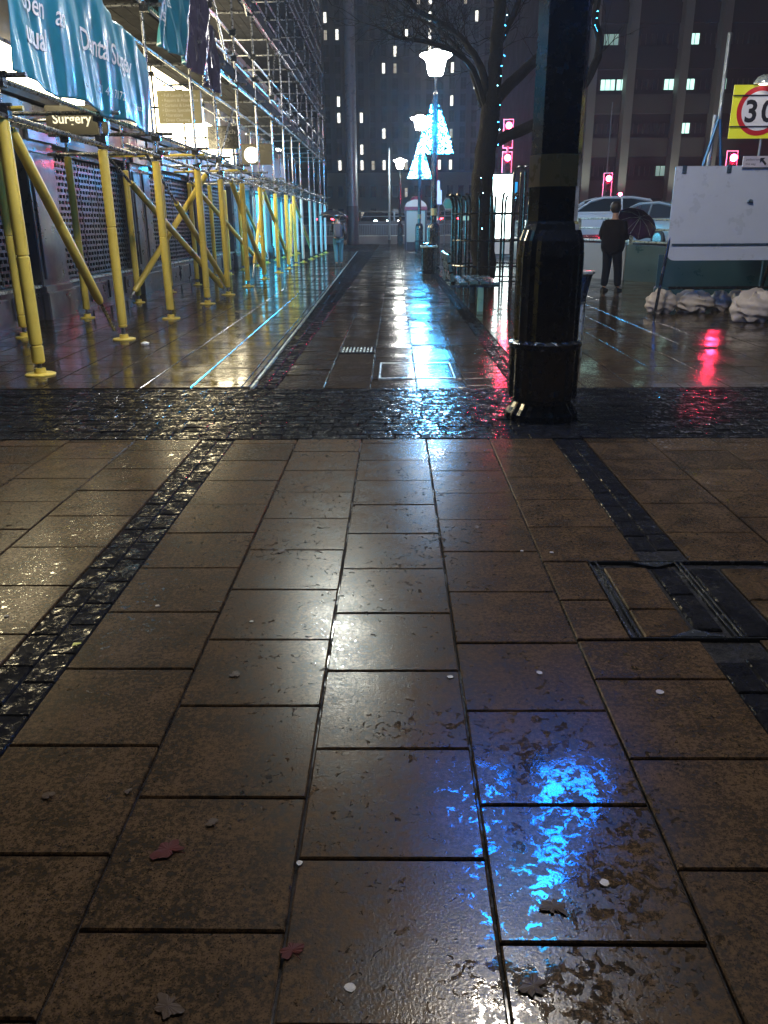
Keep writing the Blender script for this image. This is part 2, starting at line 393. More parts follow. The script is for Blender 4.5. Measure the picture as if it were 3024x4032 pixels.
# narrow strips of dark setts either side of the middle slabs
for nm, xs, seed in (('sett_strip', (-1.36, -1.245, -1.13), 3), ('sett_strip', (1.10, 1.205, 1.31), 5)):
    st = bed(nm, xs[0], xs[-1], -3, YB0); st.location.z = .002
    rr = []
    for k in range(2):
        y = -2 + random.uniform(0, .2)
        while y < YB0:
            L = random.uniform(.17, .24)
            y1 = min(y + L, YB0)
            if not (xs[0] > CX0 and y1 > CY0 and y < CY1): rr.append((xs[k], xs[k + 1], y, y1))
            y = y1
    lay(st, rr, M['sett'], 'sett', jit=.002, tl=.012, b=.005, gap=.003)
    for c in st.children: c.location.z -= .006
# the cross band of setts
band = bed('sett_band', -8, 9, YB0, YB1); band.location.z = .002
rr = []; y = YB0 + .005; k = 0
while y < YB1 - .05:
    x = -8 + random.uniform(0, .2)
    while x < 9:
        L = random.uniform(.16, .23); rr.append((x, x + L, y, min(y + .115, YB1))); x += L
    y += .1145
lay(band, rr, M['sett'], 'sett', jit=.003, tl=.018, b=.005, gap=.003)
# far paving
far = bed('footpath', -6, 6.6, YB1, 62)
rr = []
def fill(x0, x1, w, pitch, ya, yb, cond=None, jitp=0):
    x = x0
    while x < x1 - .05:
        xb = min(x + w, x1); y = ya - random.uniform(0, pitch * .9); 
        while y < yb:
            p = pitch * random.uniform(1 - jitp, 1 + jitp)
            y0, y1 = max(y, ya), min(y + p, yb)
            if y1 - y0 > .05 and (cond is None or cond((x + xb) / 2, (y0 + y1) / 2)): rr.append((x, xb, y0, y1))
            y += p
        x = xb
fill(-1.10, -.66, .44, .31, YB1, 62, None, .12)
fill(-.66, -.23, .43, .33, YB1, 62, lambda x, y: not 9.45 < y < 9.92, .12)
fill(-.23, .20, .43, .36, YB1, 62, lambda x, y: not 7.75 < y < 8.72, .1)
fill(.20, .66, .46, .36, YB1, 62, lambda x, y: not 7.75 < y < 8.72, .1)
fill(.66, 1.08, .42, .36, YB1, 62, None, .1)
lay(far, rr, M['slab_far'], 'slab', jit=.003, tl=.016, b=.004, gap=.005)
side = bed('side_pavement', 1.30, 6.6, YB1, 62); side.location.z = .001
rr = []; fill(1.30, 6.5, .44, .44, YB1, 62, lambda x, y: not (y > 26 and x > 6))
lay(side, rr, M['slab_left'], 'slab', jit=.001, tl=.005, b=.003, gap=.004)
rr = []; fill(1.08, 1.30, .11, .2, YB1, 40); lay(far, rr, M['sett'], 'sett', limit=120, jit=.003, tl=.02, b=.012, gap=.004)
# paving under the scaffold runs a degree off the middle of the path
ANG = R(1.1)
class Rot:
    angle = ANG
    def __call__(s, x, y, z=0):
        dx, dy = x + 1.33, y - YB1; c, sn = math.cos(ANG), math.sin(ANG)
        return Vector((-1.33 + c * dx - sn * dy, YB1 + sn * dx + c * dy, z))
rr = []; fill(-5.61, -1.36, .465, .44, YB1 + .08, 46)
left_path = bed('shopfront_pavement', -6.6, -1.34, YB1, 62); left_path.location.z = .003
lay(left_path, rr, M['slab_left'], 'slab', jit=.0008, tl=.002, rot=Rot(), b=.003, gap=.006)
rr = []
y = YB1
while y < 46:
    xr = -1.10; xl = -1.30 - (y - YB1) * .0192
    n_ = max(2, int((xr - xl) / .12)); 
    for k in range(n_): rr.append((xl + (xr - xl) * k / n_, xl + (xr - xl) * (k + 1) / n_, y, y + .2))
    y += .2
wedge = bed('sett_wedge', -2.05, -1.10, YB1, 46); wedge.location.z = .005
lay(wedge, rr, M['sett'], 'sett', limit=200, jit=.003, tl=.02, b=.01, gap=.004)
for c in wedge.children: c.location.z += .006
mb = MB()
p0, p1 = Vector((-1.335, YB1 + .02, .012)), Vector((-2.08, 46, .012))
mb.add([p0, p0 + Vector((.022, 0, 0)), p1 + Vector((.03, 0, 0)), p1, p0 - Vector((0, 0, .03)), p0 + Vector((.022, 0, -.03)), p1 + Vector((.03, 0, -.03)), p1 - Vector((0, 0, .03))],
       [(0, 1, 2, 3), (0, 4, 5, 1), (1, 5, 6, 2), (3, 2, 6, 7), (0, 3, 7, 4)])
tag(mb.build('drain_channel', M['steel']), 'long thin metal drain edge running away beside the scaffold paving', 'drain')

# inspection cover with slabs set in it
ic = thing('inspection_cover', 'large recessed cover frame filled with slabs, right foreground', 'manhole cover')
def strip(p, x0, x1, y0, y1, z=.004, nm='frame_edge', m='grate'):
    return MB().bbox(x0, x1, y0, y1, -.02, z, .002).build(nm, M[m], p)
for dx in (0, .030):
    strip(ic, CX0 + dx, CX0 + dx + .007, CY0 + .007, CY1 - .007); strip(ic, CX1 - dx - .007, CX1 - dx, CY0 + .007, CY1 - .007)
strip(ic, CX0, CX1, CY0, CY0 + .007); strip(ic, CX0, CX1, CY1 - .007, CY1)
for xm in (1.232, 1.255): strip(ic, xm, xm + .008, CY0 + .014, CY1 - .014)
def tri(px, py, s):
    MB().prism([(px, py), (px + .2, py), (px + .1, py + s)] if s > 0 else [(px, py), (px + .1, py + s), (px + .2, py)], -.01, .0035).build('corner_plate', M['grate'], ic)
tri(1.04, CY1 - .014, -.055); tri(1.0, CY0 + .014, .055); tri(1.62, CY1 - .014, -.055); tri(1.6, CY0 + .014, .055)
for x0, x1, y0, y1, m in ((CX0 + .05, 1.10, CY0 + .014, 2.82, 'slab'), (CX0 + .05, 1.10, 2.82, CY1 - .06, 'slab'), (1.11, 1.215, CY0 + .07, 2.95, 'sett'), (1.11, 1.215, 2.95, CY1 - .07, 'sett'),
                          (1.275, 1.40, CY0 + .014, CY1 - .07, 'sett'), (1.41, 1.72, CY0 + .07, 2.9, 'slab'), (1.41, 1.72, 2.9, CY1 - .07, 'slab'), (1.72, 1.97, CY0 + .014, CY1 - .014, 'slab')):
    mb = MB(); slab_geo(mb, x0 + .004, x1 - .004, y0 + .004, y1 - .004, 0.0); mb.build('infill_slab' if m == 'slab' else 'infill_sett', M[m], ic)
ic2 = thing('access_cover', 'rectangular slab-filled access cover in the blue reflection beyond the setts', 'manhole cover')
strip(ic2, -.16, -.145, 7.79, 8.68, .006, m='steel'); strip(ic2, .575, .59, 7.79, 8.68, .006, m='steel'); strip(ic2, -.16, .59, 8.68, 8.70, .006, m='steel'); strip(ic2, -.16, .59, 7.77, 7.79, .006, m='steel')
for x0, x1 in ((-.143, .2), (.2, .573)):
    for y0 in (7.792, 8.088, 8.384):
        mb = MB(); slab_geo(mb, x0 + .004, x1 - .004, y0 + .004, y0 + .292, 0.0); mb.build('infill_slab', M['slab_far'], ic2)
for y0, y1 in ((7.75, 7.77),): pass
for x0, x1 in ((-.227, -.165), (.595, .655)):
    mb = MB(); slab_geo(mb, x0, x1, 7.76, 8.71, 0); mb.build('side_strip', M['slab_far'], ic2)
dg = thing('drain_grate', 'rectangular iron drain grate set in the middle paving', 'drain')
strip(dg, -.66, -.23, 9.455, 9.475, .003); strip(dg, -.66, -.23, 9.895, 9.915, .003); strip(dg, -.66, -.64, 9.475, 9.895, .003); strip(dg, -.25, -.23, 9.475, 9.895, .003)
for k in range(9): strip(dg, -.63 + k * .042, -.612 + k * .042, 9.475, 9.895, .001, 'bar', 'steel')

# ------------------------------------------------------------------ text helper
def text_geo(s, size, bold=0.0, align='LEFT', spacing=1.0, shear=0.):
    cu = D.curves.new('lettering', 'FONT'); cu.body = s; cu.size = size; cu.offset = bold; cu.align_x = align
    cu.space_character = spacing; cu.shear = shear; cu.resolution_u = 3; cu.extrude = 0
    o = D.objects.new('lettering', cu); COL.objects.link(o)
    dg_ = bpy.context.evaluated_depsgraph_get(); dg_.update()
    me = D.meshes.new_from_object(o.evaluated_get(dg_))
    D.objects.remove(o); D.curves.remove(cu); return me
def lettering(s, size, f, m, parent, bold=0., align='LEFT', spacing=1., name='lettering', shear=0., thick=None, fine=False):
    me = text_geo(s, size, bold, align, spacing, shear)
    if fine:
        bm = bmesh.new(); bm.from_mesh(me); bmesh.ops.triangulate(bm, faces=bm.faces)
        for _ in range(5):
            es = [e for e in bm.edges if e.calc_length() > .025]
            if not es: break
            bmesh.ops.subdivide_edges(bm, edges=es, cuts=1); bmesh.ops.triangulate(bm, faces=[f_ for f_ in bm.faces if len(f_.verts) > 3])
        bm.to_mesh(me); bm.free()
    for v in me.vertices: v.co = f(v.co.x, v.co.y)
    me.materials.clear(); me.materials.append(m); me.name = name
    return obj(name, me, parent)

# ------------------------------------------------------------------ left terrace: three shop buildings
FX = -5.6
def shop_building(y0, y1, bays, piers, label, wallm, top, lit=()):
    b = thing('shop_building', label, 'building')
    MB().box(FX - 8, FX - .35, y0, y1, 3.3, top).build('wall', wallm, b)
    MB().box(FX - 8, FX - .9, y0, y1, -.02, 3.3).build('ground_floor_interior', M['dark'], b)
    MB().bbox(FX - .35, FX + .12, y0 + .002, y1 - .002, 3.22, 3.34, .02).build('cornice', M['render'], b)
    for p0, p1 in piers:
        pr = MB().bbox(FX - .6, FX + .02, p0, p1, 0, 3.2, .02).build('pier', M['pier'], b)
        MB().bbox(FX - .02, FX + .10, p0 - .03, p1 + .03, 0, .42, .02).build('plinth', M['pier'], pr)
        MB().bbox(FX - .02, FX + .06, p0 + .0, p1 + .0, .42, .52, .02).build('moulding', M['pier'], pr)
        MB().bbox(FX - .02, FX + .05, p0 + .1, p1 - .1, .62, 2.5, .02).build('raised_panel', M['pier'], pr)
        MB().bbox(FX - .02, FX + .12, p0 - .03, p1 + .03, 2.66, 2.9, .03).build('capital', M['pier'], pr)
    for (s0, s1, kind, fm) in bays:
        MB().bbox(FX - .2, FX + .05, s0, s1, 2.66, 3.2, .015).build('fascia', fm, b)
        if kind == 'shutter':
            MB().bbox(FX - .45, FX - .05, s0, s1, 0, .5, .01).build('stall_riser', M['pier'], b)
            n_ = max(2, int((s1 - s0) / .9)); w = (s1 - s0) / n_
            for k in range(n_): MB().bbox(FX - .06, FX - .02, s0 + w * k + .08, s0 + w * (k + 1) - .08, .09, .42, .012).build('riser_panel', M['pier'], b)
            MB().bbox(FX - .4, FX, s0, s1, .5, .54, .008).build('sill', M['steel'], b)
            sh = MB().box(FX - .24, FX - .16, s0, s1, 2.56, 2.66).build('roller_shutter', M['shutter'], b)
            pitch = .098; L = s1 - s0
            def row(off):
                m_ = MB(); m_.box(FX - .21, FX - .185, s0, s1, 0, .040)
                y = s0 + off
                while y < s1 - .03:
                    m_.box(FX - .207, FX - .188, y, y + .038, .040, pitch); y += .15
                return m_.mesh('slat', M['shutter'])
            ms = (row(0), row(.075))
            for k in range(20): obj('slat', ms[k % 2], sh, (0, 0, .56 + k * pitch))
            MB().box(FX - .62, FX - .60, s0, s1, .5, 2.6).build('shop_window', M['glass'], b)
        else:
            MB().bbox(FX - .4, FX - .08, s0, s1, 0, .25, .01).build('stall_riser', M['pier'], b)
            fr = MB().box(FX - .30, FX - .28, s0, s1, .25, 2.6).build('lit_shopfront', M['cyan_lit'], b)
            n_ = max(2, int((s1 - s0) / 1.1)); w = (s1 - s0) / n_
            for k in range(n_ + 1): MB().box(FX - .27, FX - .2, s0 + k * w - .03, s0 + k * w + .03, .25, 2.6).build('mullion', M['kiosk'], fr)
            for k in range(n_):
                MB().box(FX - .26, FX - .24, s0 + k * w + .2, s0 + k * w + .3, .5, 2.4).build('light_tube', M['cyan_hot'], fr)
    # upper storey windows
    z = 4.5; first = True
    while z < top - 1.5:
        y = y0 + 1.2
        while y + 1.1 < y1:
            if z > 5 or not any(a - .3 < y < c_ for a, c_ in lit):
                w = MB().box(FX - .352, FX - .33, y, y + 1.1, z, z + 1.7).build('window', M['win_dark'], b)
                f = MB(); 
                for a in ((y - .07, y, z - .07, z + 1.77), (y + 1.1, y + 1.17, z - .07, z + 1.77), (y, y + 1.1, z - .07, z), (y, y + 1.1, z + 1.7, z + 1.77), (y + .52, y + .58, z, z + 1.7), (y, y + 1.1, z + .82, z + .88)):
                    f.box(FX - .33, FX - .28, *a)
                f.build('window_frame', M['render2'], w)
            y += 2.6
        z += 3.1
    MB().bbox(FX - .35, FX - .15, y0 + .002, y1 - .002, top - .5, top, .05).build('parapet', wallm, b)
    return b
B1 = shop_building(2, 18.9, [(3.0, 7.6, 'shutter', M['fascia']), (8.75, 13.1, 'shutter', M['fascia']), (14.2, 18.2, 'shutter', M['fascia'])],
    [(1.9, 3.0), (7.6, 8.75), (13.1, 14.2), (18.2, 18.9)], 'shuttered shops with grey panelled piers behind the nearest yellow scaffold poles', M['render'], 17, lit=((12, 19),))
B2 = shop_building(18.9, 33.8, [(19.6, 23.9, 'shutter', M['fascia']), (25, 29.3, 'shutter', M['fascia']), (30.2, 33.0, 'lit', M['fascia'])],
    [(18.9, 19.6), (23.9, 25), (29.3, 30.2), (33.0, 33.8)], 'shops under a bright lit wall in the middle of the scaffolded row', M['render'], 17, lit=((19, 34),))
B3 = shop_building(33.8, 46.6, [(34.4, 38, 'lit', M['kiosk']), (38.6, 42.2, 'lit', M['kiosk']), (42.8, 46.2, 'lit', M['kiosk'])],
    [(33.8, 34.4), (38, 38.6), (42.2, 42.8), (46.2, 46.6)], 'far end shops glowing cyan behind the scaffold', M['render2'], 17)
# fascia telephone strip and small lettering
fX = FX + .056
MB().box(FX + .05, FX + .054, 14.3, 15.6, 2.72, 2.92).build('blue_strip', mat('blue_fascia_strip', (.02, .22, .5), .4), B1)
lettering('Tel: 0121 454 4028', .13, lambda a, c: Vector((fX + .002, 14.35 + a, 2.76 + c)), M['letters_dim'], B1)
lettering('Dental Practice', .1, lambda a, c: Vector((fX, 17.0 + a, 2.76 + c)), M['letters_dim'], B1)
lettering('Surgery', .1, lambda a, c: Vector((fX, 17.0 + a, 2.9 + c)), M['letters_dim'], B1)
# glowing panels stand in for the floodlit white wall above the fascias
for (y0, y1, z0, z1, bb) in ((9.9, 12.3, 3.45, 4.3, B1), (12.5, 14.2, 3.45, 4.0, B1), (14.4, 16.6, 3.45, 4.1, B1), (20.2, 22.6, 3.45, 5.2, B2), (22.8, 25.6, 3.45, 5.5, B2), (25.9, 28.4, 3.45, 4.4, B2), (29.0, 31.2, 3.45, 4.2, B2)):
    lb = MB().bbox(FX - .345, FX - .2, y0, y1, z0, z1, .02).build('glowing_wall_panel', M['wall_glow'], bb)
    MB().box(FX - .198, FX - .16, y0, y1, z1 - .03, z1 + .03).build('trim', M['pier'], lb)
for y in (29.6, 30.4, 39.9):
    fl = thing('floodlight', {29.6: 'nearer of two small white floodlights high under the scaffold deck', 30.4: 'farther of two small white floodlights high under the scaffold deck', 39.9: 'lone small floodlight over the cyan shops'}[y], 'light', (FX + .3, y, 4.9 if y < 35 else 4.65))
    MB().lathe([(.05, -.02), (.13, .06), (.13, .14), (.04, .2)], 14).build('housing', M['kiosk'], fl, True)
    MB().lathe([(.10, -.06), (.12, .04)], 14).build('lens', M['lamp_lens'], fl)
    MB().tube([(0, 0, .15), (-.3, 0, .2)], .02).build('bracket', M['kiosk'], fl)

# projecting signs
def proj_sign(name, label, x0, x1, y, z0, z1, m, lines, cat='sign'):
    s = thing(name, label, cat, (0, y, 0))
    MB().bbox(x0, x1, -.05, .05, z0, z1, .008).build('board', m, s)
    for (t, xx, zz, sz, bold, al, mm) in lines:
        lettering(t, sz, lambda a, c: Vector((xx + a, -.056, zz + c)), M[mm], s, bold, al)
    MB().tube([(x0, 0, (z0 + z1) / 2), (FX, 0, (z0 + z1) / 2)], .02).build('bracket', M['black'], s)
    return s
proj_sign('hanging_sign', 'dark olive projecting sign reading Surgery below the blue banner', -5.13, -4.22, 13.0, 2.69, 3.08, M['sign_dark'], [('Surgery', -5.03, 2.84, .185, .004, 'LEFT', 'letters')])
proj_sign('hanging_sign', 'olive list sign with six bulleted lines near bright wall', -4.53, -3.70, 17.0, 3.26, 3.83, M['sign_olive'],
    [('\u2022 ' + t, -4.44, 3.72 - k * .085, .075, .0005, 'LEFT', 'letters_dim') for k, t in enumerate(('Full Laundry Service', 'Repairs & Alterations', 'Curtains & Linen', 'Duvets Specialists', 'Alterations', 'Dress Cleaning'))])
proj_sign('hanging_sign', 'black projecting sign reading Sandwich Club in script', -4.26, -3.55, 20.0, 3.05, 3.53, M['black'],
    [('Sandwich', -3.905, 3.36, .15, 0, 'CENTER', 'letters_dim'), ('Club', -3.905, 3.2, .15, 0, 'CENTER', 'letters_dim'), ('takeaway', -3.905, 3.11, .05, 0, 'CENTER', 'letters_dim')])
s = proj_sign('hanging_sign', 'brown projecting sign with a white scalloped disc', -4.28, -3.36, 24.0, 2.97, 3.5, M['sign_dark'], [])
poly = [((.21 if k % 2 else .188) * math.cos(k * math.pi / 20), (.21 if k % 2 else .188) * math.sin(k * math.pi / 20)) for k in range(40)]
MB().prism(poly, -.075, -.052, lambda a, b_, c: (-3.93 + a, c, 3.22 + b_)).build('scalloped_disc', mat('lit_disc', (.9, .9, .85), .4, emit=(1, .97, .85), es=3), s)

# ------------------------------------------------------------------ scaffold
sc_ = thing('scaffold', 'tall tube scaffold with yellow foam sleeved legs over the shopfronts', 'scaffolding')
XO, XI = -3.6, -5.0
outer = [5.4, 8.06, 10.69, 13.16, 15.68, 17.75, 20.13, 22.87, 26.0, 28.25, 30.7, 33.2, 36.1, 38.8, 41.4, 44.0]
inner = [5.6, 8.3, 10.94, 13.33, 16.02, 18.48, 20.84, 23.1, 25.23, 27.6, 30.2, 32.8, 35.4, 38.0, 40.6, 43.4]
TOP = 16.6
def sleeve_mesh(r, h0, h1, seams, m='yellow'):
    m_ = MB()
    prof = [(r * .8, h0), (r, h0 + .015)]
    for z in seams: prof += [(r, z - .012), (r * .86, z - .006), (r * .86, z + .006), (r, z + .012)]
    prof += [(r, h1 - .01), (r * .72, h1)]
    m_.lathe(prof, 14); return m_.mesh('foam_sleeve', M[m], True)
def plate_mesh(r=.15):
    m_ = MB(); m_.lathe([(r, 0), (r, .014), (r * .93, .02), (.06, .022), (.055, .07), (.05, .07)], 12); return m_.mesh('base_plate', M['yellow'], True)
stand_me = MB(); stand_me.lathe([(.0242, .02), (.0242, TOP)], 10); stand_me = stand_me.mesh('standard', M['tube'], True)
sl_o = [sleeve_mesh(.062, .14, 2.33, (1.25,)), sleeve_mesh(.062, .12, 2.38, (.30, 1.15)), sleeve_mesh(.058, .16, 2.30, (.2, 1.4))]
sl_i = [sleeve_mesh(.057, .14, 2.38, (.3, 1.3)), sleeve_mesh(.055, .14, 2.42, (1.2,))]
sl_p = sleeve_mesh(.056, .14, 2.35, (.3, 1.3), 'pale_sleeve'); pl = plate_mesh(); pl2 = plate_mesh(.12)
for i, y in enumerate(outer):
    st = obj('standard', stand_me, sc_, (XO + random.uniform(-.03, .03), y, 0))
    st.rotation_euler = (R(random.uniform(-.25, .25)), R(random.uniform(-.2, .2)), 0)
    obj('foam_sleeve', sl_p if i >= 11 else sl_o[i % 3], st); obj('base_plate', pl, st)
for i, y in enumerate(inner):
    st = obj('standard', stand_me, sc_, (XI + random.uniform(-.03, .03), y, 0))
    st.rotation_euler = (R(random.uniform(-.25, .25)), R(random.uniform(-.2, .2)), 0)
    obj('foam_sleeve', sl_p if i >= 10 else sl_i[i % 2], st); obj('base_plate', pl2, st)
def tube_part(name, a, b_, r=.0242, n=8, m='tube'):
    return MB().tube([a, b_], r, n).build(name, M[m], sc_, True)
Y0, Y1 = 4.6, 44.8
lifts = [2.66, 4.35, 6.35, 8.35, 10.35, 12.35, 14.35, 16.3]
segs = [(4.6, 11.9), (11.5, 18.6), (18.2, 26.4), (26.1, 35.2), (34.9, 44.8)]
for z in lifts:
    for x, s_ in ((XO, 1), (XI, -1)):
        for k, (a, c) in enumerate(segs):
            dz = .03 * (k % 2)
            tube_part('ledger', (x + .05 * s_, a, z + dz + random.uniform(-.02, .02)), (x + .05 * s_, c, z + dz + random.uniform(-.02, .02)))
for k, (a, c) in enumerate(segs): tube_part('ledger', (XO + .052, a, 2.40 + .02 * (k % 2)), (XO + .052, c, 2.33))
for z in (3.88, 4.9, 5.4, 6.9, 7.4, 8.9, 9.4, 10.9, 11.4, 12.9, 13.4, 15, 15.4):                           # guard rails
    for k, (a, c) in enumerate(segs):
        if z == 3.88 and k > 2: continue
        tube_part('guard_rail', (XO - .05, a, z + random.uniform(-.02, .02)), (XO - .05, c, z + random.uniform(-.02, .02)))
for i, y in enumerate(outer):
    for z in lifts[:5]:
        tube_part('transom', (XO + .25, y + .09, z + .055), (FX + .35, y + .12, z + .055))
    if 1 <= i < 9 and i != 2 and i != 5:
        zz = 2.45 if i % 2 else 2.62
        o = tube_part('transom', (XO + .15, y + .16, zz), (XI - .3, inner[i] - .05, zz), .024, 10, 'yellow' if i in (1, 4, 6) else 'tube')
# couplers
cp = MB()
for y in outer:
    for z in (2.40, *lifts[:5], 4.9, 5.4, 6.9, 7.4):
        cp.box(XO - .045, XO + .085, y - .04, y + .045, z - .05, z + .05)
        cp.box(XO + .02, XO + .11, y - .02, y + .02, z + .05, z + .075)
for y in inner:
    for z in lifts[:4]: cp.box(XI - .085, XI + .045, y - .04, y + .04, z - .045, z + .045)
cp.build('couplers', M['grate'], sc_, kind='stuff')
# decks: planks each a part on the two lowest lifts, joined above
def deck(z, parts):
    rest = MB()
    for w in range(5):
        x0 = XI + .1 + w * .235
        y = Y0 + random.uniform(0, 1.2)
        while y < Y1:
            y1 = min(y + 3.9, Y1)
            mb = MB().box(x0, x0 + .222, y, y1, z, z + .038)
            if parts: mb.build('scaffold_board', M['board'], sc_)
            else: rest.box(x0, x0 + .222, y, y1, z, z + .038)
            y = y1 + .01
    if not parts: rest.build('scaffold_boards', M['board'], sc_, kind='stuff')
    y = Y0
    while y < Y1:
        MB().box(XO - .02, XO + .02, y, min(y + 3.9, Y1), z + .04, z + .26).build('toe_board', M['board'], sc_) if z > 4.4 or y > 17.5 else None
        y += 3.92
for i, z in enumerate(lifts[1:7]): deck(z + .09, i < 2)
# diagonal braces
def brace(a, b_, s0, s1, r=.0242):
    a, b_ = Vector(a), Vector(b_)
    br = MB().tube([a, b_], r).build('brace', M['tube'], sc_, True)
    if s1 > s0:
        p, q = a.lerp(b_, s0), a.lerp(b_, s1); d = (q - p)
        m_ = MB(); m_.tube([p, p.lerp(q, .02), p.lerp(q, .46), p.lerp(q, .467), p.lerp(q, .473), p.lerp(q, .48), p.lerp(q, .98), q], [.045, .055, .055, .048, .048, .055, .055, .045], 12)
        m_.build('foam_sleeve', M['yellow'], br, True)
brace((XO - .06, 8.3, 2.35), (XO - .12, 10.75, .12), .03, .82)
brace((XI + .4, 13.35, 2.65), (XO - .1, 17.9, .10), .22, .97)
brace((XO - .3, 13.6, 2.5), (XO - .05, 18.2, .10), .3, .97)
brace((XI + .1, 15.2, .15), (XO, 17.0, 2.5), .05, .93)
brace((XO - .1, 19.4, 2.4), (XO - .1, 23.6, .1), .03, .9)
brace((XI + .2, 20.2, 2.4), (XO - .3, 25.4, .1), .03, .9)
brace((XO - .2, 22.2, .1), (XO - .1, 24.2, 2.3), .15, .95)
brace((XO - .1, 24, 2.4), (XO - .1, 29.5, .1), .03, .9)
brace((XO - .1, 29.6, .12), (XO - .15, 31.0, 2.2), .1, .95)
brace((XO - .1, 31, 2.4), (XO - .1, 38.0, .1), .03, .9)
brace((XI + .1, 27, 2.4), (XI, 33.0, .1), .03, .9)
for k, (a, b_) in enumerate((((XO - .06, 15.7, 8.3), (XO - .06, 20.1, 4.4)), ((XO - .06, 26, 4.4), (XO - .06, 33, 12.3)), ((XO - .06, 13.2, 12.3), (XO - .06, 22.8, 6.3)), ((XO - .06, 33.2, 4.4), (XO - .06, 44, 14.3)), ((XO - .06, 20.1, 3.9), (XO - .08, 17.9, 2.5)), ((XO - .06, 10.6, 10.3), (XO - .06, 17, 4.4)))):
    brace(a, b_, 0, 0)

# ------------------------------------------------------------------ banners
def disp1(y, z):
    s_ = (z - 2.7)
    return .012 * math.sin(y * 15 + 1.6 * math.sin(z * 4)) + .028 * math.sin(y * 4.6 + 3.2 * s_) + .004 * math.sin(y * 29 + 9 * z) + .04 * math.sin(2.2 * z + .6 * y) 
def cloth(disp, y0, y1, zb, zt, nx=150, nz=36, x=-3.47):
    m_ = MB(); vs = []
    for i in range(nx + 1):
        for j in range(nz + 1):
            y = y0 + (y1 - y0) * i / nx; a, c = zb(y), zt(y); z = a + (c - a) * j / nz
            vs.append((x + disp(y, z), y, z))
    fs = [(i * (nz + 1) + j, (i + 1) * (nz + 1) + j, (i + 1) * (nz + 1) + j + 1, i * (nz + 1) + j + 1) for i in range(nx) for j in range(nz)]
    m_.add(vs, fs); return m_
bn = thing('banner', 'rumpled bright blue banner with white Dental Surgery lettering on the nearest scaffold bays', 'banner')
BX = -3.42
o = cloth(disp1, 8.12, 12.2, lambda y: 2.72 + .03 * math.sin(y * 4) - .02 * (y - 8), lambda y: 3.86 + .04 * math.sin(y * 5) - .22 * max(0, y - 10.9), x=BX).build('cloth', M['banner'], bn, True)
md = o.modifiers.new('thick', 'SOLIDIFY'); md.thickness = .003
def on1(y0, z0, sh=0): return lambda a, c: Vector((BX + .014 + disp1(y0 + a, z0 + c + sh * a), y0 + a, z0 + c + sh * a))
lettering('business', .24, on1(8.45, 3.58), M['banner_txt'], bn, .002, fine=True)
lettering('open', .26, on1(8.42, 3.32), M['banner_txt'], bn, .002, fine=True)
lettering('as', .26, on1(9.14, 3.32), M['banner_txt'], bn, .002, fine=True)
lettering('usual', .28, on1(8.42, 3.04), M['banner_txt'], bn, .006, fine=True)
lettering('Dental Surgery', .31, on1(9.85, 3.24), M['banner_txt'], bn, .003, spacing=.94, fine=True)
lettering('0121 454 7172', .135, on1(10.25, 2.88), M['banner_txt'], bn, fine=True)
lettering('www.dental', .1, on1(11.45, 2.86), M['banner_txt'], bn, fine=True)
def disp2(y, z): return .03 * math.sin(y * 13 + 3 * z) + .07 * math.sin(y * 4.3 - 2.5 * z) + .018 * math.sin(y * 27 - 5 * z)
bn2 = thing('banner', 'second blue banner crumpling into dark folds, higher on the scaffold', 'banner')
cl = cloth(disp2, 13.3, 15.1, lambda y: 3.92, lambda y: 5.6, 80, 40, x=BX).build('cloth', M['banner'], bn2, True); cl.modifiers.new('thick', 'SOLIDIFY').thickness = .003
cl = cloth(disp2, 15.1, 17.35, lambda y: 3.9 - .06 * (y - 15.1), lambda y: 5.5 - .25 * (y - 15.1), 90, 40, x=BX).build('folded_cloth', M['banner_dark'], bn2, True); cl.modifiers.new('thick', 'SOLIDIFY').thickness = .003
def on2(y0, z0): return lambda a, c: Vector((BX + .016 + disp2(y0 + a, z0 + c), y0 + a, z0 + c))
lettering('business', .24, on2(13.45, 4.86), M['banner_txt'], bn2, .002, fine=True)
lettering('open as', .25, on2(13.42, 4.56), M['banner_txt'], bn2, .002, fine=True)
lettering('usual', .26, on2(13.42, 4.27), M['banner_txt'], bn2, .002, fine=True)

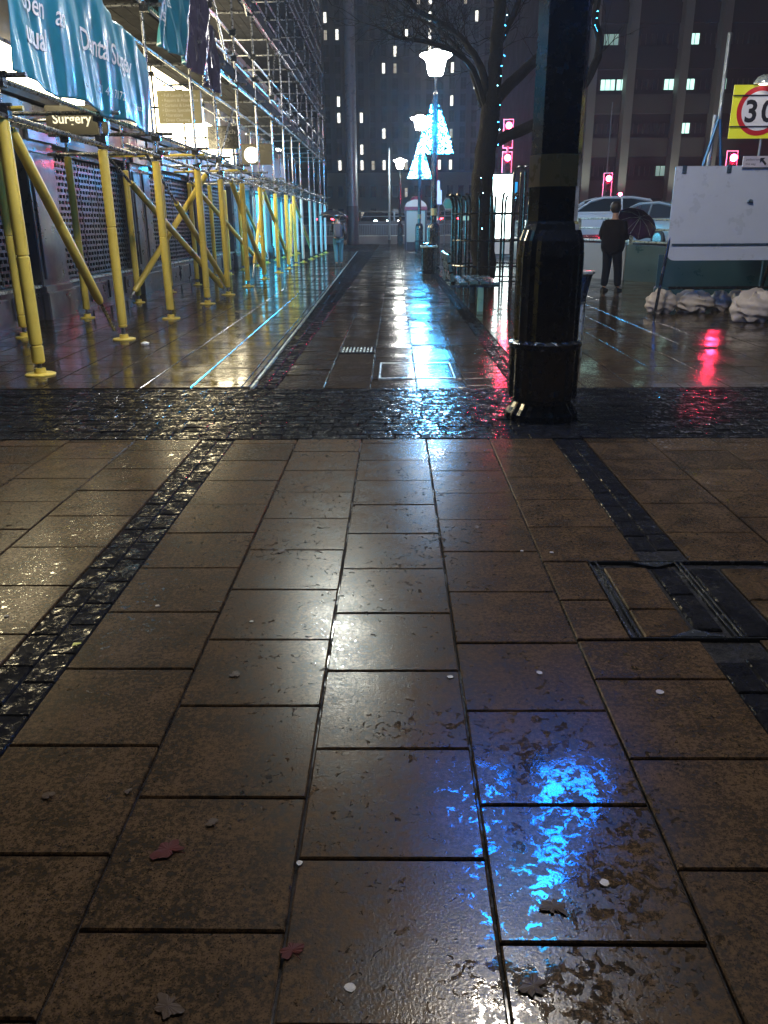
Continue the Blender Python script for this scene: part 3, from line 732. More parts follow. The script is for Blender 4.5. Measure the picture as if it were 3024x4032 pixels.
# ------------------------------------------------------------------ street lamps with tree decorations
def lamp_post(loc, lab, ped_r, shaft_r, lant_z, tree=None, big=False, power=500, tint=(1, .93, .82), led='led'):
    L = thing('street_lamp', lab, 'street lamp', loc)
    k = ped_r / .25
    prof = [(.27, 0), (.27, .05), (.24, .09), (.215, .13), (.215, .15), (.255, .17), (.255, .54), (.265, .55), (.265, .58), (.235, .60), (.235, 1.20), (.225, 1.30), (.20, 1.37)]
    MB().lathe([(r * k, z) for r, z in prof], 40, flute=1, fl_a=.022).build('fluted_pedestal', M['black'], L)
    MB().lathe([(.26 * k, .54), (.272 * k, .555), (.272 * k, .58), (.24 * k, .595)], 32).build('collar', M['black'], L, True)
    MB().lathe([(.20 * k, 1.36), (.19 * k, 1.41), (shaft_r, 1.43)], 8).build('shoulder', M['black'], L)
    MB().lathe([(shaft_r, 1.40), (shaft_r * .93, lant_z - .5), (shaft_r * .5, lant_z - .42), (shaft_r * .45, lant_z)], 8).build('shaft', M['black'], L)
    MB().lathe([(shaft_r * 1.035, 1.655), (shaft_r * 1.035, 1.86)], 8).build('gold_band', M['gold'], L)
    g = 1.0
    MB().lathe([(.05, 0), (.20 * g, .02), (.245 * g, .16), (.28 * g, .36), (.33 * g, .44), (.47 * g, .53), (.46 * g, .56), (.26 * g, .61), (.1, .68)], 24, (0, 0, lant_z)).build('lantern_glass_and_bloom', M['opal_bloom'], L, True)  # flared brim glows along with the glass, standing in for bloom
    MB().lathe([(.12, .66), (.13, .70), (.05, .76), (.04, .84), (.0, .88)], 16, (0, 0, lant_z)).build('finial', M['black'], L, True)
    lp = D.lights.new('lantern_light', 'POINT'); lp.energy = power; lp.color = tint; lp.shadow_soft_size = .30
    lo = D.objects.new('lantern_light', lp); COL.objects.link(lo); lo.parent = L; lo.location = (0, 0, lant_z - .42)
    if tree:
        tz0, tz1, tw, nb = tree
        for sx in (-1, 1):
            cone = MB(); fr = MB(); c2 = MB()
            H = tz1 - tz0
            # half cone lobe either side of the post
            fr.tube([(sx * (shaft_r + .02), 0, tz1), (sx * tw, 0, tz0)], .008, 5); fr.tube([(sx * (shaft_r + .02), 0, tz0), (sx * tw, 0, tz0)], .008, 5)
            for j in range(8):
                z = tz0 + H * (j + .5) / 8; w = tw * (1 - (z - tz0) / H) ; fr.tube([(sx * shaft_r, 0, z), (sx * (w + shaft_r), 0, z)], .004, 4)
            for j in range(nb):
                q = 1 - math.sqrt(random.random()); z = tz0 + H * q
                w = shaft_r + (tw - shaft_r) * (1 - q)
                xx = sx * random.uniform(shaft_r + .01, w); yy = random.uniform(-.14, .14) * (1 - q) - .02
                (cone if random.random() < .62 else c2).ico((xx, yy, z), random.uniform(.012, .020) * (1.0 if not big else 1.3))
            f_ = fr.build('tree_frame', M['black'], L)
            cone.build('blue_bulbs', M[led], f_, kind='stuff'); c2.build('white_bulbs', M['led_w' if not big else led], f_, kind='stuff')
        lp = D.lights.new('tree_light', 'POINT'); lp.energy = 1500 if not big else 110; lp.color = (.02, .42, 1); lp.shadow_soft_size = .35
        for sy in (-.5,):
            lo = D.objects.new('tree_light', lp); COL.objects.link(lo); lo.parent = L; lo.location = (0, sy, (tz0 + tz1) / 2)
    return L
lamp_post((1.13, 6.12, 0), 'nearest black fluted lamp post, huge in the right foreground', .25, .178, 7.0, (3.35, 5.4, .80, 420), True, power=1900, led='led_near', tint=(1, .90, .76))
lamp_post((1.22, 26.8, 0), 'middle lamp post with lit lantern and split blue light tree', .21, .095, 5.55, (3.42, 4.85, .60, 300), power=130)
lamp_post((1.25, 43.6, 0), 'farther lamp post with lantern half behind its blue light tree', .21, .085, 5.75, (3.55, 5.1, .62, 240), power=130)
lamp_post((at(1572, 700, 74).x, 61.5, 0), 'farthest lamp post, its small white lantern glowing in front of the tower', .21, .085, at(1572, 665, 61.5).z, power=170, tint=(.85, 1, .86))
# floodlight on a bracket over the path, above the frame
fb = thing('floodlight', 'white floodlight on a long bracket from the scaffold over the path', 'light', (XO, 19.0, 9.6))
MB().tube([(0, 0, -.3), (.9, 0, .0), (2.0, 0, .05)], .03).build('bracket', M['tube'], fb, True)
MB().bbox(1.75, 2.35, -.2, .2, -.10, .06, .03).build('housing', M['kiosk'], fb)
MB().lathe([(.0, -.26), (.10, -.24), (.15, -.17), (.16, -.10)], 20, (2.05, 0, 0)).build('lens', mat('floodlight_lens_bright', (1, 1, 1), .3, emit=(.9, 1, .93), es=200), fb, True)
lp = D.lights.new('floodlight_beam', 'SPOT'); lp.energy = 3000; lp.spot_size = R(58); lp.spot_blend = .6; lp.color = (.95, 1, .90); lp.shadow_soft_size = .22
lo = D.objects.new('floodlight_beam', lp); COL.objects.link(lo); lo.parent = fb; lo.location = (2.05, 0, -.5); lo.rotation_euler = (Vector((-.4, 2.6, 0)) - Vector((XO + 2.05, 19.0, 9.1))).to_track_quat('-Z', 'Y').to_euler()

# ------------------------------------------------------------------ tree guard, tree
tg = thing('tree_guard', 'black iron tree guard with outward curling bars round the wet tree', 'railing', (2.25, 19.6, 0))
NB = 24
for k in range(NB):
    a = 2 * math.pi * k / NB + .1; c, s = math.cos(a), math.sin(a); r = .93; h = 2.0
    pts = [(c * r, s * r, 0), (c * r, s * r, h - .25), (c * (r + .02), s * (r + .02), h - .1), (c * (r + .08), s * (r + .08), h), (c * (r + .16), s * (r + .16), h + .02)]
    MB().tube(pts, .026, 6).build('bar', M['black'], tg, True)
for z in (.5, 1.05, 1.62, .18):
    MB().tube([(.93 * math.cos(t), .93 * math.sin(t), z) for t in [2 * math.pi * i / 32 for i in range(33)]], .02, 6).build('hoop', M['black'], tg, True)
gh = thing('hoop_railing', 'tall black arched hoop rail just left of the big lamp post', 'railing', (at(2072, 760, 15).x, 15.0, 0))
for dx in (-.12, .0): 
    pts = [(dx - .10, 0, 0), (dx - .10, 0, 2.2)] + [(dx + .0 - .10 * math.cos(t), 0, 2.2 + .14 * math.sin(t)) for t in [math.pi * i / 8 for i in range(1, 8)]] + [(dx + .10, 0, 2.2), (dx + .10, 0, 0)]
    MB().tube(pts, .02, 8).build('hoop', M['black'], gh, True)

tree = thing('bare_tree', 'bare winter tree with dark wet trunk and arching boughs inside the iron guard', 'tree')
TY = 19.6
def limb(pts, r0, r1, name='bough', twigs=0, tl=.8):
    P_ = [Vector(p) for p in pts]
    # smooth
    Q = []
    for i in range(len(P_) - 1):
        a = P_[max(i - 1, 0)]; b_ = P_[i]; c = P_[i + 1]; d = P_[min(i + 2, len(P_) - 1)]
        for t in (0, .25, .5, .75):
            Q.append(.5 * ((2 * b_) + (c - a) * t + (2 * a - 5 * b_ + 4 * c - d) * t * t + (3 * b_ - a - 3 * c + d) * t ** 3))
    Q.append(P_[-1])
    n_ = len(Q); Q = [q + Vector((random.uniform(-1, 1), random.uniform(-1, 1), random.uniform(-1, 1))) * r0 * .12 for q in Q]
    rs = [r0 + (r1 - r0) * i / (n_ - 1) for i in range(n_)]
    MB().tube(Q, rs, 10 if r0 > .08 else 6).build(name, M['bark'], tree, True)
    if twigs:
        tw = MB()
        def grow(p, d, l, r, lev):
            pts = [p]; dd = d.copy(); q = p.copy()
            for _ in range(5):
                dd = (dd + Vector((random.gauss(0, .22), random.gauss(0, .22), random.gauss(.04, .22)))).normalized(); q = q + dd * l / 5; pts.append(q.copy())
            tw.tube(pts, [r * (1 - .14 * i) for i in range(6)], 4, False)
            if lev:
                for _ in range(3):
                    j = random.randint(1, 5); nd = (dd + Vector((random.gauss(0, .6), random.gauss(0, .6), random.gauss(.1, .5)))).normalized()
                    grow(pts[j], nd, l * .65, r * .6, lev - 1)
        for _ in range(twigs):
            i = random.randint(n_ // 4, n_ - 1)
            d = (Q[min(i + 1, n_ - 1)] - Q[max(i - 1, 0)]).normalized()
            grow(Q[i], (d + Vector((random.gauss(0, .7), random.gauss(0, .7), random.gauss(.2, .6)))).normalized(), tl * random.uniform(.6, 1.2), .014, 2)
        tw.build('twigs', M['bark'], tree, kind='stuff')
A = lambda u, v, y=TY: at(u, v, y)
limb([(2.08, TY, 0), (2.04, TY, 1.2), A(1905, 700), A(1925, 500), A(1940, 380)], .30, .20, 'trunk')
limb([A(1938, 420), A(1950, 250), A(1960, 90), A(1985, -120), A(2000, -300)], .17, .10, 'bough', 14, 1.2)
limb([A(1925, 470), A(1905, 300), A(1850, 190), A(1770, 110), A(1640, 40, 18.6), A(1560, -60, 18)], .10, .03, 'bough', 22, 1.0)
limb([A(1915, 430), A(1860, 270, 19.2), A(1780, 200, 18.8), A(1680, 165, 18.4), A(1580, 150, 18), A(1500, 110, 17.7)], .07, .02, 'bough', 20, .9)
limb([A(1900, 420), A(1830, 230, 20), A(1700, 100, 20.4), A(1590, 60, 20.6)], .06, .02, 'bough', 18, .9)
limb([A(1940, 400), A(2010, 330), A(2100, 245), A(2230, 130), A(2330, 0), A(2400, -140)], .14, .06, 'bough', 10, 1.1)
limb([A(1945, 560), A(2080, 500, 19.3), A(2230, 420, 19), A(2310, 320, 19), A(2360, 190, 19), A(2345, 60, 19), A(2370, -80, 19)], .13, .06, 'bough', 6, 1.0)
limb([A(1950, 200), A(2020, 60), A(2080, -100)], .09, .04, 'bough', 12, 1.0)

def led_string(label, pts, m1='led', every=.09, wiggle=.05, r=.0075):
    t = thing('fairy_lights', label, 'string lights')
    P_ = [Vector(p) for p in pts]; Q = []
    for a, b_ in zip(P_, P_[1:]):
        n_ = max(1, int((b_ - a).length / every))
        for i in range(n_): Q.append(a.lerp(b_, i / n_) + Vector((random.uniform(-wiggle, wiggle), -abs(random.uniform(0, wiggle)), 0)))
    MB().tube(Q, .004, 4).build('cable', M['black'], t)
    b1, b2 = MB(), MB()
    for i, q in enumerate(Q):
        if random.random() < .75: (b1 if random.random() < .6 else b2).ico(q, r * random.uniform(.7, 1.3))
    b1.build('bulbs', M[m1], t, kind='stuff')
    if b2.v: b2.build('pale_bulbs', M['led_w'], t, kind='stuff')
    return t
led_string('blue fairy lights wound up the tree trunk', [A(1955, 570, 19.25), A(1965, 450, 19.25), A(1968, 300, 19.2), A(1985, 180, 19.2), A(2000, 20, 19.2)], every=.15)
led_string('blue fairy lights down the lower trunk beside the guard', [A(1900, 700, 19.1), A(1890, 820, 19.1), A(1893, 900, 19.1), A(1862, 950, 19.1)], every=.22)
led_string('blue fairy lights along the edge of the lit advert panel', [A(1940, 690, 20.6), A(1938, 780, 20.6), A(1936, 850, 20.6)], every=.06, wiggle=.02)
led_string('cyan fairy lights wound on the bough right of the big post', [A(2352, 45, 18.7), A(2345, 100, 18.7), A(2352, 140, 18.7)], every=.09, wiggle=.02)
led_string('short cyan fairy lights low on the right-hand bough', [A(2300, 300, 18.7), A(2295, 330, 18.7), A(2278, 390, 18.7)], every=.09, wiggle=.02)

# ------------------------------------------------------------------ bench, bins
be = thing('bench', 'blue-green slatted bench seen end-on beside the tree guard', 'bench', (1.30, 14.05, 0))
for yy in (.0, 1.55):
    MB().bbox(.10, .20, yy - .04, yy + .04, 0, .40, .006).build('leg', M['steel_dk'] if yy else mat('lit_green_leg', (.16, .36, .30), .35, 0, .15, 8), be)  # near leg coloured paler to show light falling on that end
    MB().bbox(-.36, .46, yy - .035, yy + .035, .40, .44, .006).build('seat_frame', M['steel_dk'], be)
    MB().tube([(-.30, yy, .40), (-.36, yy, .62), (-.42, yy, .90), (-.38, yy, .95)], .028, 8).build('back_frame', M['black'], be, True)
for k, (x, z) in enumerate(((-.22, .445), (-.04, .455), (.14, .455), (.32, .445), )):
    MB().bbox(x, x + .14, -.12, 1.7, z, z + .045, .012).build('seat_slat', M['bench'], be)
for k in range(3):
    mb = MB().bbox(-.025, .025, -.12, 1.7, 0, .13, .01); o = mb.build('back_slat', M['bench'], be); o.location = (-.33 - .035 * k, 0, .50 + k * .155); o.rotation_euler = (0, R(-12), 0)
def litter_bin(loc, label, m):
    t = thing('litter_bin', label, 'bin', loc)
    MB().lathe([(.20, 0), (.20, .04), (.225, .06), (.235, .72), (.245, .74)], 32, flute=1, fl_a=.025).build('fluted_body', m, t)
    MB().lathe([(.25, .74), (.26, .76), (.26, .79), (.24, .80)], 24).build('rim', M['steel'], t, True)
    MB().lathe([(.24, .80), (.2, .86), (.05, .88)], 24).build('lid', m, t, True)
    return t
litter_bin((1.02, 25.2, 0), 'small black fluted litter bin at the foot of the middle lamp post', M['black'])
fb_ = thing('flared_bin', 'pale steel ribbed bin with flared top behind the big lamp post', 'bin', (1.90, 8.95, 0))
MB().lathe([(.14, 0), (.15, .02), (.155, .60), (.165, .62)], 26, flute=1, fl_a=.05).build('ribbed_body', M['steel'], fb_)
MB().lathe([(.165, .62), (.17, .66), (.215, .88), (.225, .90)], 12).build('flared_collar', M['steel_dk'], fb_)
MB().lathe([(.225, .90), (.235, .91), (.235, .93), (.215, .935)], 24).build('rim', M['steel'], fb_, True)

# ------------------------------------------------------------------ telephone kiosk
kx = at(1636, 900, 47.8).x
ks = thing('telephone_kiosk', 'domed telephone kiosk with cream arches beyond the lamps', 'kiosk', (kx, 47.8, 0))
for sx in (-.56, .56):
    for sy in (-.5, .5): MB().box(sx - .05, sx + .05, sy - .05, sy + .05, 0, 2.25).build('corner_post', M['kiosk'], ks)
MB().box(-.52, .52, -.48, -.46, .45, 2.1).build('glass_front', M['kiosk_glass'], ks)
MB().box(-.52, .52, .46, .48, .45, 2.1).build('glass_back', M['kiosk_glass'], ks)
for sx in (-.52, .5): MB().box(sx, sx + .02, -.45, .45, .45, 2.1).build('glass_side', M['kiosk_glass'], ks)
MB().box(-.5, .5, -.45, .45, 0, .45).build('base_panel', M['kiosk'], ks)
MB().box(-.62, .62, -.56, .56, 2.12, 2.3).build('red_band', M['red_paint'], ks)
MB().prism([(.6 * math.cos(t), .36 * math.sin(t)) for t in [math.pi * i / 14 for i in range(15)]], -.5, .5, lambda a, b_, c: (a, c, 2.3 + b_)).build('arched_roof', M['cream'], ks)
MB().lathe([(.3, 0), (.22, .16), (.06, .22), (.0, .24)], 16, (0, 0, 2.62)).build('dome', M['red_paint'], ks, True)

# ------------------------------------------------------------------ end of the plaza: guard rail, wall, road, masts
ge = 63.2
structure('road', MB().box(-60, 90, 66, 130, -.05, 1.0), M['asphalt'])
structure('side_road', MB().box(7.4, 90, 27.0, 66, -.05, .78), M['asphalt'])
ew = thing('boundary_wall', 'low dark wall with rails closing the far end of the plaza', 'wall')
MB().bbox(-40, 6.4, ge, ge + .4, 0, .55, .02).build('plinth', M['concrete'], ew)
MB().bbox(-40, 6.4, ge + 1.6, ge + 2.0, 0, 1.62, .03).build('wall_panel', M['pier'], ew)
for z in (1.95, 2.3): MB().tube([(-40, ge + 1.8, z), (6.4, ge + 1.8, z)], .03, 6).build('rail', M['mast'], ew)
for k in range(14): MB().box(-32 + k * 2.9, -31.88 + k * 2.9, ge + 1.74, ge + 1.86, 1.6, 2.35).build('rail_post', M['mast'], ew)
gr = thing('pedestrian_guardrail', 'dark vertical bar guardrail on the plinth at the far end', 'railing')
for z in (.58, 1.36): MB().tube([(-40, ge + .1, z), (6.2, ge + .1, z)], .028, 6).build('rail', M['steel'] if z < 1 else M['mast'], gr)
pv = MB(); x = -14
while x < 6: pv.box(x, x + .025, ge + .09, ge + .115, .56, 1.36); x += .13
pv.build('bars', M['mast'], gr, kind='stuff')
def mast(u, v, y, r, h, label, dark=1.9):
    p = at(u, v, y)
    t = thing('mast', label, 'pole', (p.x, y, 0))
    MB().lathe([(r * 1.05, 0), (r * 1.05, dark)], 14).build('base_section', M['pier'], t, True)
    MB().lathe([(r, dark), (r * .75, h)], 14).build('pole', M['mast'], t, True)
    return t
mast(1390, 940, 60.0, .40, 24, 'thick grey lighting mast at the far end of the path', 2.6)
mast(1533, 920, 62.6, .10, 6.5, 'thin pole standing by the far guardrail', .3)
mast(2388, 700, 60, .05, 9, 'thin grey pole behind the right hand signal', .3)

# parapet beside the road on the right
pts = [(5.9, 63), (5.3, 40), (5.0, 28), (5.1, 23.6), (6.0, 21.6), (7.2, 20.0), (8.4, 16.5), (10.5, 14.2), (16, 12)]
pw = thing('parapet_wall', 'curved concrete parapet with handrail beside the road', 'wall')
heights = [.85, .85, .88, .90, .88, .82, .80, .80, .80]
mb = MB(); rl = MB()
for i in range(len(pts) - 1):
    a, b_ = Vector((*pts[i], 0)), Vector((*pts[i + 1], 0)); d = (b_ - a).normalized(); nrm = Vector((-d.y, d.x, 0)) * .13
    ha, hb = heights[i], heights[i + 1]
    vs = [a - nrm, b_ - nrm, b_ + nrm, a + nrm]; vs = [tuple(v) for v in vs] + [(v.x, v.y, h) for v, h in zip(vs, (ha, hb, hb, ha))]
    m_ = MB(); m_.add(vs, [(0, 1, 5, 4), (1, 2, 6, 5), (2, 3, 7, 6), (3, 0, 4, 7), (4, 5, 6, 7)])
    m_.build('wall_section', M['concrete'] if i < 4 else M['teal_wall'], pw)
    for hz in (.08, .38, .62): MB().tube([(a.x, a.y, ha + hz), (b_.x, b_.y, hb + hz)], .025, 6).build('handrail', M['steel'], pw)
    L = (b_ - a).length; n_ = max(1, int(L / 1.6))
    for k in range(n_):
        p = a.lerp(b_, k / n_); h = ha + (hb - ha) * k / n_
        m_ = MB().box(-.05, .05, -.05, .05, 0, .64).build('rail_post', M['steel'], pw); m_.location = (p.x, p.y, h)
teal = thing('barrier', 'long teal site barrier behind the sandbags under the blank board', 'barrier', (0, 0, 0))
for k in range(4):
    m_ = MB().bbox(0, 2.0, -.2, .2, 0, .16, .03); m_.box(.03, 1.97, -.09, .09, .16, .80)
    o = m_.build('barrier_unit', M['teal_wall'], teal); o.location = (5.35 + k * 1.9, 17.2 - k * .55, 0); o.rotation_euler.z = R(-16)

# ------------------------------------------------------------------ cars
def car(label, loc, rz, paint, tail=True, head=False, L=4.2):
    c = thing('parked_car' if not tail else 'car', label, 'car', loc, rz)
    # x = length axis (front at +x)
    st = [(-2.1, .42, .72, .74), (-2.02, .24, .92, .84), (-1.4, .2, .96, .87), (-.4, .2, .93, .88), (.7, .2, .92, .88), (1.3, .22, .88, .87), (1.85, .26, .74, .80), (2.1, .36, .58, .66)]
    vs, fs = [], []
    for x, zl, zh, w in st:
        vs += [(x, -w * .93, zl), (x, -w, (zl + zh) * .5), (x, -w * .96, zh - .06), (x, -w * .80, zh), (x, w * .80, zh), (x, w * .96, zh - .06), (x, w, (zl + zh) * .5), (x, w * .93, zl)]
    for i in range(len(st) - 1):
        for k in range(8): fs.append((i * 8 + k, (i + 1) * 8 + k, (i + 1) * 8 + (k + 1) % 8, i * 8 + (k + 1) % 8))
    fs += [tuple(range(8)), tuple(reversed(range(len(st) * 8 - 8, len(st) * 8)))]
    MB().add(vs, fs).build('body', paint, c, True)
    cab = [(-1.98, .92, .70), (-1.55, 1.36, .60), (-.9, 1.46, .58), (.1, 1.45, .58), (.55, 1.33, .59), (1.25, .90, .72)]
    vs = []; fs = []
    for x, z, w in cab: vs += [(x, -.74, .9), (x, -w, z), (x, w, z), (x, .74, .9)]
    for i in range(5):
        for k in range(3): fs.append((i * 4 + k, i * 4 + 4 + k, i * 4 + 5 + k, i * 4 + k + 1))
    MB().add(vs, fs).build('glasshouse', M['glass'], c, True)
    m_ = MB()
    top = [(x, z + .012, w) for x, z, w in cab[1:5]]
    vs = []; fs = []
    for x, z, w in top: vs += [(x, -w - .01, z), (x, -w * .8, z + .02), (x, w * .8, z + .02), (x, w + .01, z)]
    for i in range(3):
        for k in range(3): fs.append((i * 4 + k, i * 4 + 4 + k, i * 4 + 5 + k, i * 4 + k + 1))
    m_.add(vs, fs)
    for s in (-1, 1):
        for (xa, za, xb, zb) in ((-1.98, .92, -1.52, 1.40), (-.55, .93, -.55, 1.46), (1.25, .90, .5, 1.36)):
            wa = .745 if za < 1 else .6
            m_.tube([(xa, s * .745, za), (xb, s * .60, zb)], .035, 5)
    for s in (-1, 1): m_.tube([(x, s * (w + .0), z + .0) for x, z, w in cab[1:5]], .05, 6); m_.tube([(1.25, s * .74, .93), (-1.98, s * .74, .95)], .05, 6)
    m_.build('roof', paint, c, True)
    for sx in (-1.3, 1.3):
        for s in (-1, 1):
            w = MB(); w.v = []; 
            w.lathe([(.2, -.09), (.31, -.09), (.33, -.05), (.33, .05), (.31, .09), (.2, .09)], 20)
            w.v = [(x, z, y) for x, y, z in w.v]; o = w.build('wheel', M['tyre'], c, True); o.location = (sx, s * .80, .33)
            w = MB(); w.lathe([(.05, -.095), (.21, -.095), (.21, .095), (.05, .095)], 12); w.v = [(x, z, y) for x, y, z in w.v]; w.build('rim', M['rim'], o)
    for s in (-1, 1):
        MB().bbox(-2.08, -1.95, s * .66 - .13, s * .66 + .13, .70, .86, .02).build('tail_light', M['red_tail'] if tail else M['red_paint'], c)
        MB().bbox(1.80, 1.97, s * .62 - .14, s * .62 + .14, .60, .72, .02).build('headlight', M['headlamp'] if head else M['rim'], c)
    MB().box(-2.13, -2.105, -.26, .26, .48, .60).build('number_plate', M['plate'], c)
    return c
z_r = .78
p = at(2335, 850, 31.5); car('white hatchback side-on beyond the parapet, behind the post', (p.x + .3, 31.5, .80), R(180), M['car_white'], tail=False)
p = at(2590, 860, 29.0); car('silver car with orange lamps showing its rear beside the white board', (p.x - .1, 29.0, .55), R(112), M['car_grey'], True)
MB().bbox(-.1, .1, -.05, .05, 0, .06, .01).build('amber_marker', M['amber'], None)
D.objects['amber_marker'].location = (at(2385, 800, 40).x, 40, at(2385, 800, 40).z); tag(D.objects['amber_marker'], 'tiny amber marker lamp beyond the white hatchback', 'lamp')
p = at(1276, 850, 70); car('dark car with red tail lamps at the far left of the road', (p.x, 72.2, 1.0), R(90), M['car_dark'], True)
p = at(1772, 850, 70); car('dark car with red tail lamps right of the middle lamp post', (p.x, 72.2, 1.0), R(90), M['car_dark'], True)
p = at(1684, 850, 78); car('dark car with red lamps glimpsed between the two lamp posts', (p.x, 80, 1.0), R(90), M['car_dark'], True)
for u, y in ((1478, 82), (1522, 86), (1562, 90)):
    p = at(u, 850, y); car({1478: 'approaching car with white headlamps left above the far wall', 1522: 'approaching car with white headlamps middle above the far wall', 1562: 'approaching car with white headlamps next to the kiosk'}[u], (p.x, y, 1.0), R(-70), M['car_dark'], False, True)
# low lit parapet of the road beyond
lw = thing('road_barrier', 'pale greenish lit barrier panels along the far road', 'barrier')
for k in range(7): MB().box(at(1475, 0, 96).x + k * 2.15, at(1475, 0, 96).x + k * 2.15 + 2.05, 95.9, 96, 1.0, 2.2).build('panel', mat('lit_barrier%d' % k, (.4, .5, .45), .5, emit=(.6, 1, .85), es=.6) if k == 0 else D.materials['lit_barrier0'], lw)

# ------------------------------------------------------------------ traffic signals
def signal(label, u, v, y, zs, frame_w=.52, pole_top=None):
    p = at(u, v, y)
    t = thing('traffic_light', label, 'traffic light', (p.x, y, 0))
    top = max(zs) + .3
    MB().lathe([(.06, .5), (.06, top - .9)], 10, (0, .12, 0)).build('pole', M['mast'], t, True)
    for z in zs:
        h = MB().bbox(-.16, .16, -.12, .08, z - .95, z + .22, .02).build('signal_head', M['black'], t)
        bo = MB(); w = frame_w / 2
        bo.box(-w, -w + .045, .09, .11, z - 1.05, z + .32); bo.box(w - .045, w, .09, .11, z - 1.05, z + .32)
        bo.box(-w + .045, w - .045, .09, .11, z - 1.05, z - 1.0); bo.box(-w + .045, w - .045, .09, .11, z + .27, z + .32)
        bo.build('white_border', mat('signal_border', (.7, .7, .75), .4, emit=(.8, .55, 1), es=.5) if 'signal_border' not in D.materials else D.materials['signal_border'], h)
        MB().box(-w + .045, w - .045, .095, .105, z - 1.0, z + .27).build('backing_board', M['kiosk'], h)
        for k, dz in enumerate((0, -.36, -.70)):
            m_ = MB(); m_.lathe([(.105, 0), (.105, .02)] if k else [(.15, 0), (.14, .03), (.06, .05)], 18); m_.v = [(a, -.12 - c, z + dz + b_) for a, b_, c in m_.v]
            m_.build('red_lens' if k == 0 else 'unlit_lens', M['red_on'] if k == 0 else M['lens_off'], h)
            vi = MB(); pr = [(.125 * math.cos(a), .125 * math.sin(a)) for a in [math.pi * i / 8 for i in range(9)]]
            vv = [(a, -.12, z + dz + b_) for a, b_ in pr] + [(a * .95, -.30, z + dz + b_ * .95 - .02) for a, b_ in pr]
            vi.add(vv, [(i, i + 1, 10 + i, 9 + i) for i in range(8)]); vi.build('visor', M['black'], h)
        l_ = D.lights.new('signal_glow', 'POINT'); l_.energy = 330; l_.color = (1, .02, .08); l_.shadow_soft_size = .12
        lo = D.objects.new('signal_glow', l_); COL.objects.link(lo); lo.parent = t; lo.location = (0, -.45, z)
    return t
signal('tall signal mast carrying two red lights one above the other', 2003, 500, 45, [at(2003, 495, 45).z, at(2000, 622, 45).z])
signal('red traffic light over the white hatchback', 2395, 705, 50, [at(2395, 703, 50).z])
signal('red traffic light peeping over the blank white board', 2885, 622, 40, [at(2885, 622, 40).z, ])
for (u, v, y, nm) in ((2028, 772, 90, 'tiny red lamp right of the lit advert, uppermost'), (2040, 835, 90, 'tiny red lamp right of the lit advert, lower'), (2442, 765, 60, 'tiny red lamp between the fins above the hatchback')):
    q = at(u, v, y); o = MB(); o.lathe([(.02, -.12), (.12, -.06), (.12, .06), (.02, .12)], 10); o = o.build('red_lamp', M['red_on'], None, True); o.location = q; tag(o, nm, 'lamp')

# ------------------------------------------------------------------ lit advert totem and small signs
p = at(1975, 800, 36.5)
ad = thing('advert_panel', 'tall white glowing advert totem seen through the iron guard', 'advert', (p.x, 36.5, 0))
zt = at(1975, 685, 36.5).z
MB().bbox(-.46, .46, -.10, .10, .1, zt + .03, .03).build('cabinet', M['kiosk'], ad)
MB().box(-.40, .40, -.112, -.102, .68, zt - .03).build('lit_face', M['ad'], ad)
MB().box(-.40, .40, -.112, -.102, .16, .64).build('lower_face', M['ad_low'], ad)
p = at(2022, 738, 38)
s = thing('blue_sign', 'small square blue sign beside the lit advert', 'sign', (p.x, 38, 0))
MB().box(-.17, .17, -.02, .0, p.z - .22, p.z + .22).build('plate', M['blue_sign'], s); MB().tube([(0, .05, 0), (0, .05, p.z + .2)], .03, 8).build('post', M['mast'], s)
MB().prism([(.06 * math.cos(t), .06 * math.sin(t)) for t in [2 * math.pi * i / 10 for i in range(10)]], -.03, -.022, lambda a, b_, c: (a, c, p.z + .1 + b_)).build('figure_head', M['sign_white'], s)
MB().prism([(-.02, .06), (.02, .06), (.07, -.15), (-.07, -.15)], -.03, -.022, lambda a, b_, c: (a, c, p.z + b_ - .02)).build('figure_body', M['sign_white'], s)
p = at(1766, 803, 58)
s = thing('direction_sign', 'green arrow-ended direction sign beyond the middle lamp post', 'sign', (p.x, 58, 0))
w, h = .43, .35
MB().prism([(-w, 0), (-w + .2, h), (w, h), (w, -h), (-w + .2, -h)], -.02, .0, lambda a, b_, c: (a, c, p.z + b_)).build('border', M['sign_white'], s)
MB().prism([(-w + .07, 0), (-w + .23, h - .05), (w - .05, h - .05), (w - .05, -h + .05), (-w + .23, -h + .05)], -.03, -.022, lambda a, b_, c: (a, c, p.z + b_)).build('face', M['green_sign'], s)
for dx in (-.25, .3): MB().tube([(dx, .04, 0), (dx, .04, p.z + .3)], .035, 8).build('post', M['mast'], s)
p = at(1728, 757, 50)
s = thing('pale_sign', 'pale blue tall sign peeping out behind the middle lamp post', 'sign', (p.x, 50, 0))
MB().box(-.1, .17, -.03, .0, p.z - .65, p.z + .1).build('panel', M['pale_sign'], s); MB().box(-.16, .05, -.03, .0, p.z + .1, p.z + .62).build('upper_panel', M['pale_sign'], s); MB().tube([(0, .04, 0), (0, .04, p.z + .6)], .04, 8).build('post', M['mast'], s)

